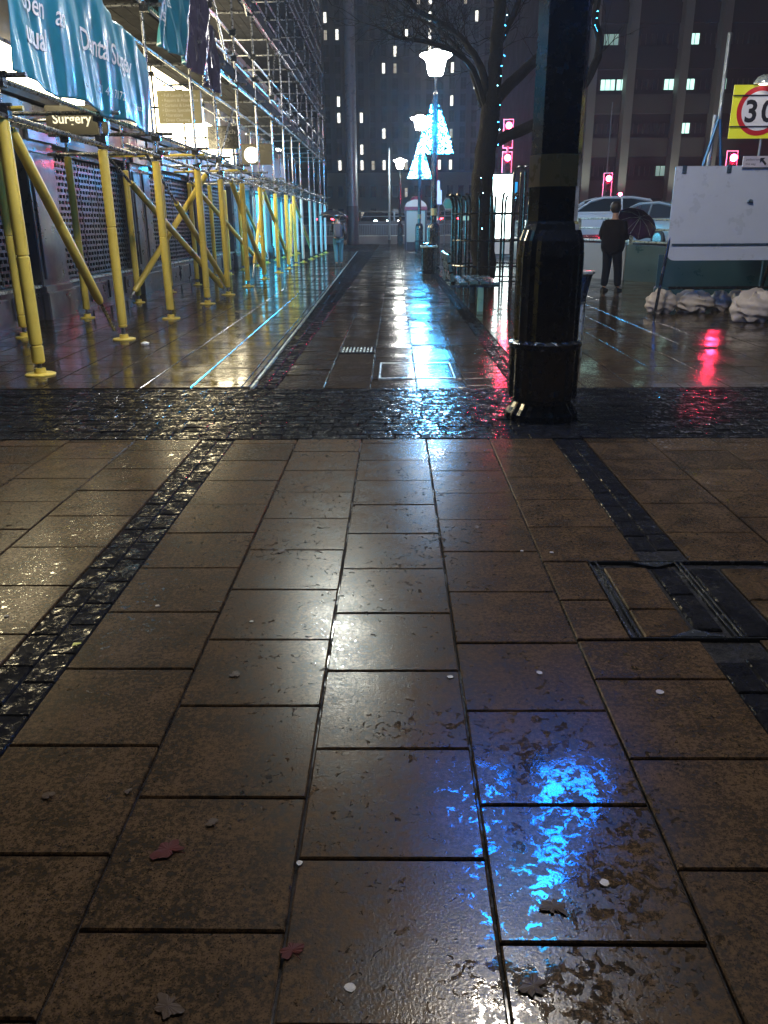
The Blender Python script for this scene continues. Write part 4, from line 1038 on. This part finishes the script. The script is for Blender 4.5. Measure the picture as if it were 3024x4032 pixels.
# ------------------------------------------------------------------ right: blank board, 30 sign, sandbags, lattice pole
BY = 12.9
bd = thing('blank_board', 'large blank white sheet board with rounded corner on sandbagged legs', 'board', (0, BY, 0))
x0, x1, zb, zt = at(2645, 800, BY).x, 6.6, .86, 2.19
def rrect(x0, x1, z0, z1, r):
    pts = []
    for cx, cz, a0 in ((x1 - r, z1 - r, 0), (x0 + r, z1 - r, 90), (x0 + r, z0 + r, 180), (x1 - r, z0 + r, 270)):
        rr_ = r if a0 == 180 or a0 == 270 else .02
        cx2 = (x1 - rr_) if a0 in (0, 270) else (x0 + rr_); cz2 = (z1 - rr_) if a0 in (0, 90) else (z0 + rr_)
        for k in range(7): t = R(a0 + 90 * k / 6); pts.append((cx2 + rr_ * math.cos(t), cz2 + rr_ * math.sin(t)))
    return pts
MB().prism(rrect(x0, x1, zb, zt, .13), -.012, .012, lambda a, b_, c: (a, c, b_)).build('sheet', M['sheet'], bd)
MB().box(x0 + .06, x1, -.03, -.0125, zb + .215, zb + .245).build('channel', M['steel_dk'], bd)
MB().lathe([(.05, 0), (.03, .03), (.0, .04)], 10).build('bolt', M['steel_dk'], bd).location = (at(2950, 795, BY).x, -.03, at(2950, 795, BY).z)
for u in (2695, 2870): MB().box(at(u, 660, BY).x - .03, at(u, 660, BY).x + .03, -.03, -.0125, zt - .10, zt + .01).build('clip', M['steel_dk'], bd)
for (xa, xb, ya, yb) in ((x0 + .08, x0 - .12, .05, -.1), (x0 + .1, x0 + .2, .06, .9), (5.9, 5.9, .05, -.1), (5.9, 6.0, .06, .9)):
    MB().tube([(xa, ya, 1.6), (xb, yb, 0)], .025, 8).build('leg', M['black'], bd, True)
MB().tube([(x0 + .1, .04, .45), (6.0, .04, .45)], .022, 8).build('cross_bar', M['black'], bd)
def sandbag(x, y, rz, label, w=.5, h=.26, seed=0, z=0):
    random.seed(100 + seed); m_ = MB(); nu, nv = 60, 30; vs = []
    ph = [random.uniform(0, 6) for _ in range(6)]
    for j in range(nv + 1):
        th = math.pi * j / nv
        for i in range(nu):
            a = 2 * math.pi * i / nu
            f = 1 + .10 * math.sin(3 * a + ph[0]) + .07 * math.sin(7 * a + ph[1] + 3 * th) + .05 * math.sin(11 * th + ph[2] + 2 * a) + .015 * math.sin(13 * a + 4 * math.sin(3 * th) + ph[4]) + .03 * abs(math.sin(5 * a + 4 * th + ph[5]))
            X_ = math.copysign(abs(math.sin(th)) ** .7, 1) * math.cos(a) * w / 2 * f; Y_ = math.sin(th) ** .7 * math.sin(a) * w * .32 * f
            Z_ = h / 2 - math.cos(th) * h / 2 * (1 + .16 * math.sin(5 * a + ph[3])) * f
            vs.append((X_, Y_, max(Z_, 0)))
    fs = [(j * nu + i, j * nu + (i + 1) % nu, (j + 1) * nu + (i + 1) % nu, (j + 1) * nu + i) for j in range(nv) for i in range(nu)]
    m_.add(vs, fs); o = m_.build('sandbag', M['sandbag'], None, True); o.location = (x, y, z); o.rotation_euler.z = rz; tag(o, label, 'sandbag', 'sandbags under the blank board')
sandbag(4.36, 13.6, .3, 'leftmost crumpled sandbag under the blank board', .50, .34, 1)
sandbag(4.92, 13.7, -.2, 'wide brownish sandbag beside the leftmost one', .60, .33, 2)
sandbag(5.45, 13.9, .5, 'small sandbag partly behind the dark board leg', .42, .30, 3)
sandbag(5.9, 14.2, .1, 'small ochre sandbag at the back right', .46, .28, 4)
sandbag(5.35, 12.3, .1, 'big cream sandbag nearest the viewer at the right edge', .62, .42, 5)
sandbag(5.98, 12.35, -.2, 'big pale sandbag at the right edge, outermost', .62, .42, 6)
random.seed(11)
sg = thing('speed_limit_sign', 'yellow backed 30 speed limit sign strapped above the blank board', 'sign', (0, 12.9, 0))
c = at(2990, 437, 12.9); X0 = at(2880, 437, 12.9).x
MB().bbox(X0, c.x * 2 - X0, -.0, .02, c.z - .36, c.z + .34, .004).build('yellow_backing', M['yellow_sign'], sg)
disc = lambda r: [(r * math.cos(2 * math.pi * i / 48), r * math.sin(2 * math.pi * i / 48)) for i in range(48)]
MB().prism(disc(.325), -.008, -.001, lambda a, b_, d_: (c.x + a, d_, c.z + .0 + b_)).build('red_ring', M['sign_red'], sg)
MB().prism(disc(.26), -.014, -.009, lambda a, b_, d_: (c.x + a, d_, c.z + b_)).build('white_disc', M['sign_white'], sg)
lettering('3', .40, lambda a, b_: Vector((c.x - .122 + a, -.018, c.z - .14 + b_)), M['sign_black'], sg, .010, 'CENTER', name='digit')
lettering('0', .40, lambda a, b_: Vector((c.x + .122 + a, -.018, c.z - .14 + b_)), M['sign_black'], sg, .010, 'CENTER', name='digit')
for dz in (.20, -.205): MB().box(X0 - .01, c.x * 2 - X0 + .01, -.028, -.02, c.z + dz - .008, c.z + dz + .008).build('strap', M['sign_black'], sg)
for dx in (-.1, .1): MB().tube([(c.x + .2 + dx, .05, 1.9), (c.x + .2 + dx, .05, c.z + .42)], .02, 8).build('post', M['mast'], sg)
q = at(3012, 312, 12.8)
lh = thing('sign_lamp', 'small hooded lamp on top of the 30 sign', 'lamp', (q.x, 12.8, q.z - .06))
MB().lathe([(.14, 0), (.14, .03), (.10, .09), (.03, .12)], 14).build('hood', M['steel'], lh, True)
MB().lathe([(.06, -.01), (.09, .005)], 14).build('lens', M['win_lit'], lh)
q = at(2985, 632, 12.6)
ar = thing('arrow_sign', 'narrow pale strip sign with a black arrow on top edge of the board', 'sign', (0, 12.84, 0))
xx = at(2925, 632, 12.84).x; MB().box(xx, xx + .9, -.01, .01, q.z - .075, q.z + .075).build('plate', mat('grey_white_plate', (.5, .47, .52), .45), ar)
ax = at(3005, 632, 12.84).x
MB().prism([(-.05, .05), (.02, .05), (-.005, .025), (.05, -.03), (.03, -.05), (-.025, .005), (-.05, -.02)], -.018, -.011, lambda a, b_, c_: (ax + a, c_, q.z + b_)).build('arrow', M['sign_black'], ar)
lettering('pedestrians', .045, lambda a, b_: Vector((xx + .04 + a, -.013, q.z + .015 + b_)), M['sign_black'], ar)
lettering('this way', .045, lambda a, b_: Vector((xx + .04 + a, -.013, q.z - .045 + b_)), M['sign_black'], ar)
lt = thing('lattice_pole', 'blue splayed pole brace standing behind the blank board', 'pole', (0, 20, 0))
T = at(2835, 450, 20)
for u in (2765, 2838): MB().tube([(T.x, 0, T.z), (at(u, 660, 20).x * 1.0, 0, at(u, 660, 20).z), (at(u + (u - 2835) * .9, 900, 20).x, 0, 1.0)], .035, 8).build('strut', M['blue_pole'], lt, True)
MB().tube([(T.x, 0, T.z - .1), (T.x, 0, T.z + 1.6)], .045, 8).build('pole', M['mast'], lt, True)
MB().tube([(T.x - .06, .1, T.z), (T.x - .12, .1, 1.0)], .05, 8).build('rear_pole', M['mast'], lt, True)

# ------------------------------------------------------------------ towers
random.seed(21)
TWY = 170.0
tw = thing('tower_block', 'very tall grey residential tower closing the view with scattered lit windows', 'building')
tx0, tx1 = at(1215, 500, TWY).x, at(2110, 500, TWY).x
MB().box(tx0, tx1, TWY + .5, TWY + 25, -.05, 62).build('wall', M['tower'], tw)
pitch_x = 2.16; fl = 2.80
ncol = int((tx1 - tx0) / pitch_x)
base_z = 11.0
MB().box(tx0 - .05, tx1 + .05, TWY + .15, TWY + .5, -.05, base_z - .15).build('lower_storeys', M['tower_base'], tw)
mp = MB().box(0, .95, TWY, TWY + .5, base_z - .1, 62).mesh('brick_pier', M['tower_pier'])
for k in range(ncol + 1): obj('brick_pier', mp, tw, (tx0 + k * pitch_x, 0, 0))
mp2 = MB().box(tx0, tx1, TWY + .3, TWY + .5, 0, .7).mesh('spandrel', M['tower'])
def win_mesh(m1, w=1.0, h=2.0):
    m_ = MB(); m_.cur = 0; m_.box(-w / 2, w / 2, -.08, 0, 0, h); m_.cur = 1
    for a in ((-w / 2 - .05, -w / 2, -.05, h + .05), (w / 2, w / 2 + .05, -.05, h + .05), (-w / 2, w / 2, h, h + .05), (-w / 2, w / 2, -.05, 0), (-.03, .03, 0, h), (-w / 2, w / 2, h * .62, h * .62 + .05)): m_.box(a[0], a[1], -.14, -.0, a[2], a[3])
    return m_.mesh('window', [M[m1], M['kiosk']])
wd, wl_, wl2 = win_mesh('win_dark'), win_mesh('win_lit', .46, 1.7), win_mesh('win_lit2', .5, 1.6)
litpx = [(1555, 180), (1565, 235), (1690, 65), (1690, 95), (1688, 205), (1785, 235), (1865, 35), (1780, 370), (1865, 355), (1430, 440), (1398, 455), (1325, 455), (1255, 425), (1280, 40), (1275, 135), (1313, 120), (1250, 260), (1440, 600), (1440, 655), (1440, 708), (1515, 535), (1520, 645), (1332, 670), (1268, 720), (1595, 630), (1735, 668), (1780, 680), (1780, 735), (1592, 155), (1400, 740), (1325, 400), (1505, 260), (1362, 20), (1700, 15), (1860, 60), (1735, 245)]
lits = set()
for u, v in litpx:
    q = at(u, v, TWY); lits.add((int(round((q.x - tx0 - 1.55) / pitch_x)), int((q.z - base_z) / fl)))
cells = []
for c_ in range(ncol):
    for r_ in range(int((60 - base_z) / fl)): cells.append((c_, r_))
vis = [cr for cr in cells if base_z + cr[1] * fl < at(1500, -60, TWY).z]
for i, (c_, r_) in enumerate(vis):
    lit = (c_, r_) in lits
    obj('window', (wl_ if random.random() < .8 else wl2) if lit else (wl2 if random.random() < .03 else wd), tw, (tx0 + c_ * pitch_x + 1.55, TWY + .32, base_z + r_ * fl + .35))
for r_ in range(int((60 - base_z) / fl)): obj('spandrel', mp2, tw, (0, 0, base_z + r_ * fl - .4 ))
for c_ in range(ncol):
    for r_ in range(2):
        if random.random() < .9: obj('ground_window', wd if random.random() < .8 else wl2, tw, (tx0 + c_ * pitch_x + 1.55, TWY + .14, 2.2 + r_ * 4.2))
# right-hand block with pale fins
OY = 76.0
M['sill_band'] = mat('grey_band', (.055, .055, .055), .8, 0, .2, .6, spec=.1)
ob = thing('office_block', 'dark office block with tall pale vertical fins at the upper right', 'building')
ox0 = at(2110, 500, OY).x
MB().box(ox0, ox0 + 60, OY + 1, OY + 25, -.05, 45).build('wall', M['block'], ob)
for (ut, ub) in ((2400, 2310), (2505, 2455), (2695, 2655), (2870, 2800)):
    p = at((ut + ub) / 2, 500, OY); xx = at(ub, 600, OY).x
    MB().box(xx - .35, xx + .35, OY - .3, OY + 1, -.05, 45).build('fin', M['fin'], ob)
xx = at(3060, 600, OY).x; MB().box(xx - .35, xx + .35, OY - .3, OY + 1, -.05, 45).build('fin', M['fin'], ob)
for ub in (2310, 2455, 2655, 2800):
    ul = thing('uplight', {2310: 'ground uplighter at the foot of the fin nearest the big lamp post', 2455: 'ground uplighter at the foot of the second pale fin', 2655: 'ground uplighter at the foot of the third pale fin', 2800: 'ground uplighter at the foot of the rightmost lit fin'}[ub], 'light', (at(ub, 600, OY).x, OY - 2.6, 1.0))
    MB().lathe([(.2, 0), (.22, .2), (.16, .25)], 14).build('housing', M['kiosk'], ul); MB().lathe([(.14, .24), (.12, .27)], 14).build('lens', M['lamp_lens'], ul)
    l_ = D.lights.new('uplight_beam', 'SPOT'); l_.energy = 1100; l_.color = (.95, 1, .88); l_.spot_size = R(50); l_.spot_blend = .8; l_.shadow_soft_size = .2
    lo = D.objects.new('uplight_beam', l_); COL.objects.link(lo); lo.parent = ul; lo.location = (0, 0, .4); lo.rotation_euler = (R(180 - 18), 0, 0)
lv = 3.4
for k in range(13):
    MB().box(ox0, ox0 + 60, OY + .75, OY + 1, k * lv, k * lv + 1.5).build('spandrel_band', M['block'] if k > 3 else M['sill_band'], ob)
litp = {(2395, 365), (2445, 365), (2650, 325), (2725, 315), (2745, 60), (2380, 365), (2810, 305), (2720, 395)}
wmesh = {}
for m1 in ('win_dark', 'win_teal', 'win_teal2'):
    m_ = MB(); m_.cur = 0; m_.box(-.62, .62, -.06, 0, .3, 1.1); m_.cur = 1
    for a, b_ in ((-.66, -.6), (-.24, -.2), (.2, .24), (.6, .66)): m_.box(a, b_, -.12, -.06, .3, 1.1)
    wmesh[m1] = m_.mesh('window', [M[m1], M['kiosk']])
tg_ = set()
for u, v in litp: q = at(u, v, OY + 1); tg_.add((int((q.x - ox0) / 1.35), int((q.z - 1.5) / lv)))
cnt = 0
for r_ in range(7):
    for c_ in range(30):
        m1 = 'win_teal' if (c_, r_) in tg_ else ('win_teal2' if random.random() < .05 else 'win_dark')
        obj('window', wmesh[m1], ob, (ox0 + .68 + c_ * 1.35, OY + .98, 1.55 + r_ * lv))
# low dark block filling the gap between
gb = thing('background_block', 'dark plain block behind the tree and the big lamp post', 'building')
MB().box(at(2040, 500, 110).x, at(2110, 500, 110).x + 40, 110, 130, -.05, 50).build('wall', M['block'], gb)
for k in range(12): MB().box(at(2040, 500, 110).x, at(2110, 500, 110).x + 10, 109.8, 110, 2 + k * 3.5, 3.4 + k * 3.5).build('window_band', M['win_dark'], gb)
lb_ = thing('background_block', 'dark building seen past the scaffold end left of the tower', 'building')
MB().box(-60, at(1200, 500, 150).x + 2, 150, 170, -.05, 48).build('wall', M['tower'], lb_)
for k in range(12): MB().box(-59, at(1200, 500, 150).x + 1.9, 149.8, 150, 2 + k * 3.5, 3.4 + k * 3.5).build('window_band', M['win_dark'], lb_)

# ------------------------------------------------------------------ people
def skin_mesh(name, verts, edges, radii, m, sub=2, root=0):
    me = D.meshes.new(name); me.from_pydata([tuple(v) for v in verts], edges, []); o = D.objects.new(name, me); COL.objects.link(o)
    sk = o.modifiers.new('s', 'SKIN'); sk.use_smooth_shade = True
    for i, r in enumerate(radii): me.skin_vertices[0].data[i].radius = r if isinstance(r, tuple) else (r, r)
    me.skin_vertices[0].data[root].use_root = True
    ss = o.modifiers.new('b', 'SUBSURF'); ss.levels = sub; ss.render_levels = sub
    dgx = bpy.context.evaluated_depsgraph_get(); dgx.update(); out = D.meshes.new_from_object(o.evaluated_get(dgx)); D.objects.remove(o)
    out.materials.clear(); out.materials.append(m); out.name = name
    out.polygons.foreach_set('use_smooth', [True] * len(out.polygons)); return out
def person(loc, rz, label, lh, rh, footL, footR, coat, legm, long_coat=False, k=1.0):
    """faces +y before rotation; hands lh, rh; feet footL, footR (x,y)"""
    P_ = thing('person', label, 'person', loc, rz); P_.scale = (k, k, k)
    V = [(0, 0, .96), (0, 0, 1.15), (0, 0, 1.38), (0, .0, 1.47), (0, .01, 1.56), (0, .03, 1.66), (0, .02, 1.74)]
    Rr = [(.15, .11), (.14, .10), (.17, .10), (.075, .075), (.06, .06), (.095, .10), (.07, .08)]
    E = [(i, i + 1) for i in range(6)]
    def limb_(root, pts, rs):
        p = root
        for q, r in zip(pts, rs): V.append(q); Rr.append(r); E.append((p, len(V) - 1)); p = len(V) - 1
        return p
    for s, h, f in ((-1, lh, footL), (1, rh, footR)):
        sh = Vector((s * .19, 0, 1.40)); hd = Vector(h); mid = (sh + hd) / 2; L = (hd - sh).length; ex = math.sqrt(max(0, .30 ** 2 - (L / 2) ** 2)) if L < .6 else .02
        el = mid + Vector((s * .25, -1, -.35)).normalized() * ex
        w = limb_(2, [sh, el, hd], [.062, .048, .032])
        d = (hd - el).normalized()
        side = d.cross(Vector((0, 1, 0.01))).normalized()
        palm = hd + d * .06; pi = limb_(w, [palm], [.03])
        for j, (off, ln) in enumerate(((-.028, .07), (-.010, .08), (.010, .075), (.027, .06))):
            b_ = palm + side * off + d * .03; limb_(pi, [b_, b_ + d * ln * .5 + Vector((0, .018, 0)), b_ + d * ln + Vector((0, .035, -.0))], [.010, .009, .008])
        limb_(pi, [palm - side * .035 * s + Vector((0, .02, 0)), palm - side * .045 * s + Vector((0, .045, 0))], [.011, .009])
        hip = Vector((s * .09, 0, .90)); ft = Vector((f[0], f[1], f[2] + .08)); kn = (hip + ft) / 2 + Vector((0, .04, .02))
        a = limb_(0, [hip, kn, ft], [.085, .055, .04]); limb_(a, [ft + Vector((0, .06, -.04)), ft + Vector((0, .16, -.05))], [.038, .03])
    obj('body', skin_mesh('body', V, E, Rr, M['skin'], 1), P_)
    # jacket
    V, Rr, E = [], [], []
    V += [(0, 0, .80 if long_coat else .92), (0, 0, 1.1), (0, 0, 1.36), (0, 0, 1.47)]; Rr += [(.30, .24) if long_coat else (.18, .14), (.27, .21) if long_coat else (.19, .14), (.25, .18) if long_coat else (.20, .135), (.12, .11)]; E += [(0, 1), (1, 2), (2, 3)]
    if long_coat: V[0] = (0, 0, .70)
    for s, h in ((-1, lh), (1, rh)):
        sh = Vector((s * .20, 0, 1.38)); hd = Vector(h); mid = (sh + hd) / 2; L = (hd - sh).length; ex = math.sqrt(max(0, .30 ** 2 - (L / 2) ** 2)) if L < .6 else .02
        el = mid + Vector((s * .25, -1, -.35)).normalized() * ex
        i0 = len(V); V += [sh, el, el.lerp(hd, .93)]; Rr += [.105, .09, .07] if long_coat else [.085, .068, .052]; E += [(2, i0), (i0, i0 + 1), (i0 + 1, i0 + 2)]
    obj('jacket', skin_mesh('jacket', V, E, Rr, coat), P_)
    V, Rr, E = [(0, 0, .95)], [(.165, .125)], []
    for s, f in ((-1, footL), (1, footR)):
        hip = Vector((s * .10, 0, .86)); ft = Vector((f[0], f[1], f[2] + .09)); kn = (hip + ft) / 2 + Vector((0, .04, .02))
        i0 = len(V); V += [hip, kn, ft]; Rr += [.125, .095, .08] if long_coat else [.105, .078, .062]; E += [(0, i0), (i0, i0 + 1), (i0 + 1, i0 + 2)]
    obj('trousers', skin_mesh('trousers', V, E, Rr, legm), P_)
    for f in (footL, footR):
        m_ = MB(); vs = []
        for (yy, w, h) in ((-.09, .035, .09), (-.05, .048, .10), (.04, .048, .085), (.12, .05, .06), (.18, .036, .045)):
            vs += [(-w, yy, 0), (-w * .9, yy, h * .7), (0, yy, h), (w * .9, yy, h * .7), (w, yy, 0)]
        fs = [(i * 5 + j, (i + 1) * 5 + j, (i + 1) * 5 + (j + 1) % 5, i * 5 + (j + 1) % 5) for i in range(4) for j in range(5)] + [(0, 1, 2, 3, 4), (24, 23, 22, 21, 20)]
        m_.add(vs, fs); o = m_.build('shoe', M['shoe'], P_, True); o.location = f
    m_ = MB(); m_.lathe([(.0, -.10), (.07, -.09), (.108, -.02), (.115, .04), (.095, .10), (.05, .135), (0, .142)], 18, (0, -.012, 1.70)); m_.build('hair', M['hair'], P_, True)
    m_ = MB(); 
    for s in (-1, 1): m_.ico((s * .035, .108, 1.685), .012)
    m_.build('eyes', M['lens_off'], P_); MB().tube([(0, .10, 1.69), (0, .135, 1.65)], [.010, .016], 6).build('nose', M['skin'], P_, True)
    for s in (-1, 1): MB().ico((s * .108, .0, 1.66), .024).build('ear', M['skin'], P_)
    return P_
def umbrella(loc, rot, label, m, r=.52, stick=.75):
    t = thing('umbrella', label, 'umbrella', loc); t.rotation_euler = rot
    n_ = 8; vs = [(0, 0, stick + .24)]
    rings = 5
    for j in range(1, rings + 1):
        q = j / rings
        for i in range(n_ * 4):
            a = 2 * math.pi * i / (n_ * 4); fold = 1 - .07 * q * abs(math.sin(n_ * a / 2)); 
            vs.append((r * q * math.cos(a) * fold, r * q * math.sin(a) * fold, stick + .24 - .24 * q * q + .05 * q * abs(math.sin(n_ * a / 2))))
    N = n_ * 4
    fs = [(0, 1 + i, 1 + (i + 1) % N) for i in range(N)]
    for j in range(rings - 1): fs += [(1 + j * N + i, 1 + (j + 1) * N + i, 1 + (j + 1) * N + (i + 1) % N, 1 + j * N + (i + 1) % N) for i in range(N)]
    o = MB().add(vs, fs).build('canopy', m, t, True); o.modifiers.new('thick', 'SOLIDIFY').thickness = .004
    MB().tube([(0, 0, 0), (0, 0, stick + .3)], .007, 6).build('shaft', M['steel'], t)
    MB().tube([(0, 0, -.14), (0, 0, .02)], .015, 8).build('handle', M['black'], t)
    for i in range(n_):
        a = 2 * math.pi * i / n_; MB().tube([(0, 0, stick + .22), (r * .5 * math.cos(a), r * .5 * math.sin(a), stick + .16), (r * .97 * math.cos(a), r * .97 * math.sin(a), stick + .0)], .003, 4).build('rib', M['steel'], t)
    return t
pA = (-2.04, 30.4, 0)
person(pA, R(4), 'person in dark jacket and blue jeans walking away along the path', (-.17, .16, 1.18), (.26, .02, .86), (-.08, -.10, .0), (.09, .12, 0), M['jacket'], M['jeans'], k=1.0)
umbrella((pA[0] - .19, pA[1] + .20, 1.22), (R(-4), R(4), 0), 'black umbrella held over the person walking away', M['brolly'], .55, .42)
bp = thing('backpack', 'grey patterned backpack on the back of the walking person', 'bag', (pA[0], pA[1] - .21, .98), R(4))
MB().bbox(-.15, .15, -.11, .07, 0, .46, .05).build('pack_body', M['pack'], bp, True)
MB().bbox(-.11, .11, -.15, -.105, .03, .24, .03).build('front_pocket', M['pack'], bp, True)
for s in (-1, 1): MB().tube([(s * .10, .05, .42), (s * .12, .20, .50), (s * .13, .33, .42), (s * .13, .34, .2), (s * .12, .08, .05)], .018, 6).build('strap', M['kiosk'], bp, True)
pB = (4.66, 18.1, 0)
person(pB, R(-38), 'person in bulky black coat standing by the parapet with an umbrella', (-.15, .20, 1.02), (.22, .22, 1.10), (-.13, .0, 0), (.14, .10, 0), M['coat'], M['trousers'], True, 1.0)
umbrella((pB[0] + .36, pB[1] + .10, 1.16), (R(-30), R(38), 0), 'dark purple umbrella tilted forward by the person in the black coat', M['brolly2'], .46, .30)

# ------------------------------------------------------------------ leaves, gum, litter
def gpt(u, v, z=.004):
    d = FWD + RGT * ((u - 1512) / F_PX) - UPV * ((v - 2016) / F_PX); t = (z - CAM_H) / d.z
    return Vector((d.x * t, d.y * t, z))
def leaf(u, v, size, m, label, lobes=5, rz=0, seed=1):
    rnd = random.Random(seed); vs = [(0, 0, .0015)]; n_ = lobes * 8
    for i in range(n_):
        a = 2 * math.pi * i / n_; r = size * (.74 + .13 * math.cos(a * lobes) + .14 * math.sin(a * 2 + seed) + .08 * math.sin(a * 3 + seed * 2)) * rnd.uniform(.86, 1.12)
        if abs(a - math.pi * 1.5) < .3: r *= .6
        vs.append((r * math.cos(a), r * math.sin(a) * .85, rnd.uniform(.0, .0012)))
    m_ = MB().add(vs, [(0, 1 + i, 1 + (i + 1) % n_) for i in range(n_)])
    m_.tube([(0, -size * .3, .002), (size * .1, -size * 1.1, .002)], .0010, 5)
    o = m_.build('fallen_leaf', m, None); o.location = gpt(u, v); o.rotation_euler.z = rz; tag(o, label, 'leaf'); o.modifiers.new('thick', 'SOLIDIFY').thickness = .0006
    return o
leaf(660, 3345, .044, M['leaf_red'], 'dark red maple leaf lying flat left of centre in the foreground', 5, 1.2, 3)
leaf(190, 3130, .022, M['leaf_brown'], 'narrow dark leaf on the left foreground slab', 2, .8, 4)
leaf(925, 2655, .026, M['leaf_brown'], 'small crumpled leaf above the left-centre foreground slab', 4, .2, 5)
leaf(835, 3238, .020, M['leaf_brown'], 'tiny dark leaf scrap above the red maple leaf', 4, .5, 6)
leaf(660, 3960, .036, M['leaf_brown'], 'wet shiny leaf at the bottom edge left of centre', 5, 2.2, 7)
leaf(1150, 3740, .030, M['leaf_red'], 'dull red leaf near the bottom centre joint', 5, .6, 8)
leaf(2180, 3570, .034, M['leaf_brown'], 'large wet leaf in the blue reflection by the cross joint', 6, .3, 9)
leaf(2100, 3880, .034, M['leaf_brown'], 'dark leaf beside the white reflection at the bottom right', 6, 1.3, 10)
leaf(1110, 2170, .030, M['leaf_brown'], 'flattened leaf on the upper left-centre slab', 6, .3, 11)
leaf(1880, 2075, .024, M['leaf_brown'], 'small dark leaf on the slab left of the right sett strip', 5, .9, 12)
leaf(505, 3115, .014, M['leaf_brown'], 'leaf scrap on the long left joint', 3, .9, 13)
leaf(300, 2535, .018, M['leaf_pale'], 'pale yellow leaf on the left sett strip', 3, .4, 14)
leaf(1350, 1790, .014, M['leaf_brown'], 'small scrap of leaf by the setts edge', 3, .9, 15)
o = MB(); o.lathe([(.0, 0), (.05, .005), (.055, .03), (.02, .045)], 8); o = o.build('litter_scrap', M['white'], None); o.location = gpt(572, 1360); tag(o, 'small white crumpled litter beside the front yellow pole foot', 'litter')
gums = [(1378, 3890, .011), (2380, 3477, .011), (620, 2386, .009), (991, 2448, .008), (2124, 2650, .011), (1773, 2667, .010), (2598, 2726, .013), (1500, 2362, .008), (25, 2427, .010), (2172, 2176, .010), (2055, 2170, .008), (2180, 1500, .008), (1180, 3400, .008)]
for i, (u, v, r) in enumerate(gums):
    rnd = random.Random(i); n_ = 10
    m_ = MB().prism([(r * rnd.uniform(.8, 1.15) * math.cos(2 * math.pi * k / n_), r * rnd.uniform(.8, 1.1) * math.sin(2 * math.pi * k / n_)) for k in range(n_)], -.003, .0025)
    o = m_.build('gum_spot', M['gum'], None); o.location = gpt(u, v, .001)
    tag(o, ('pale round gum spot near the bottom edge, left of centre', 'pale gum spot right of the blue reflection', 'pale gum spot on the slab beside the left sett strip', 'faint gum spot above the small crumpled leaf', 'pale gum spot in mid slab above the blue reflection', 'pale gum spot on the joint left of the upper blue flecks', 'flat gum spot on the slab below the recessed cover', 'pale gum fleck on the centre slab near the white glare', 'gum spot at the far left edge of the paving', 'gum spot near the joint left of the right sett strip', 'gum fleck beside the small dark leaf', 'gum spot by the edge of the sett band next to the big post', 'tiny gum speck on the bottom centre slab')[i], 'gum', 'pale gum spots on the paving')

# ------------------------------------------------------------------ damp night air
HAZE = 0.0012
if HAZE:
    hz = MB().box(-110, 110, -25, 215, -1.1, 66).build('haze', D.materials.new('damp_air'), None, kind='stuff')
    m = D.materials['damp_air']; m.use_nodes = True; n = m.node_tree.nodes
    n.remove(n['Principled BSDF']); v_ = n.new('ShaderNodeVolumePrincipled'); v_.inputs['Density'].default_value = HAZE; v_.inputs['Color'].default_value = (.85, .9, 1, 1)
    v_.inputs['Anisotropy'].default_value = .3
    m.node_tree.links.new(v_.outputs[0], n['Material Output'].inputs['Volume'])
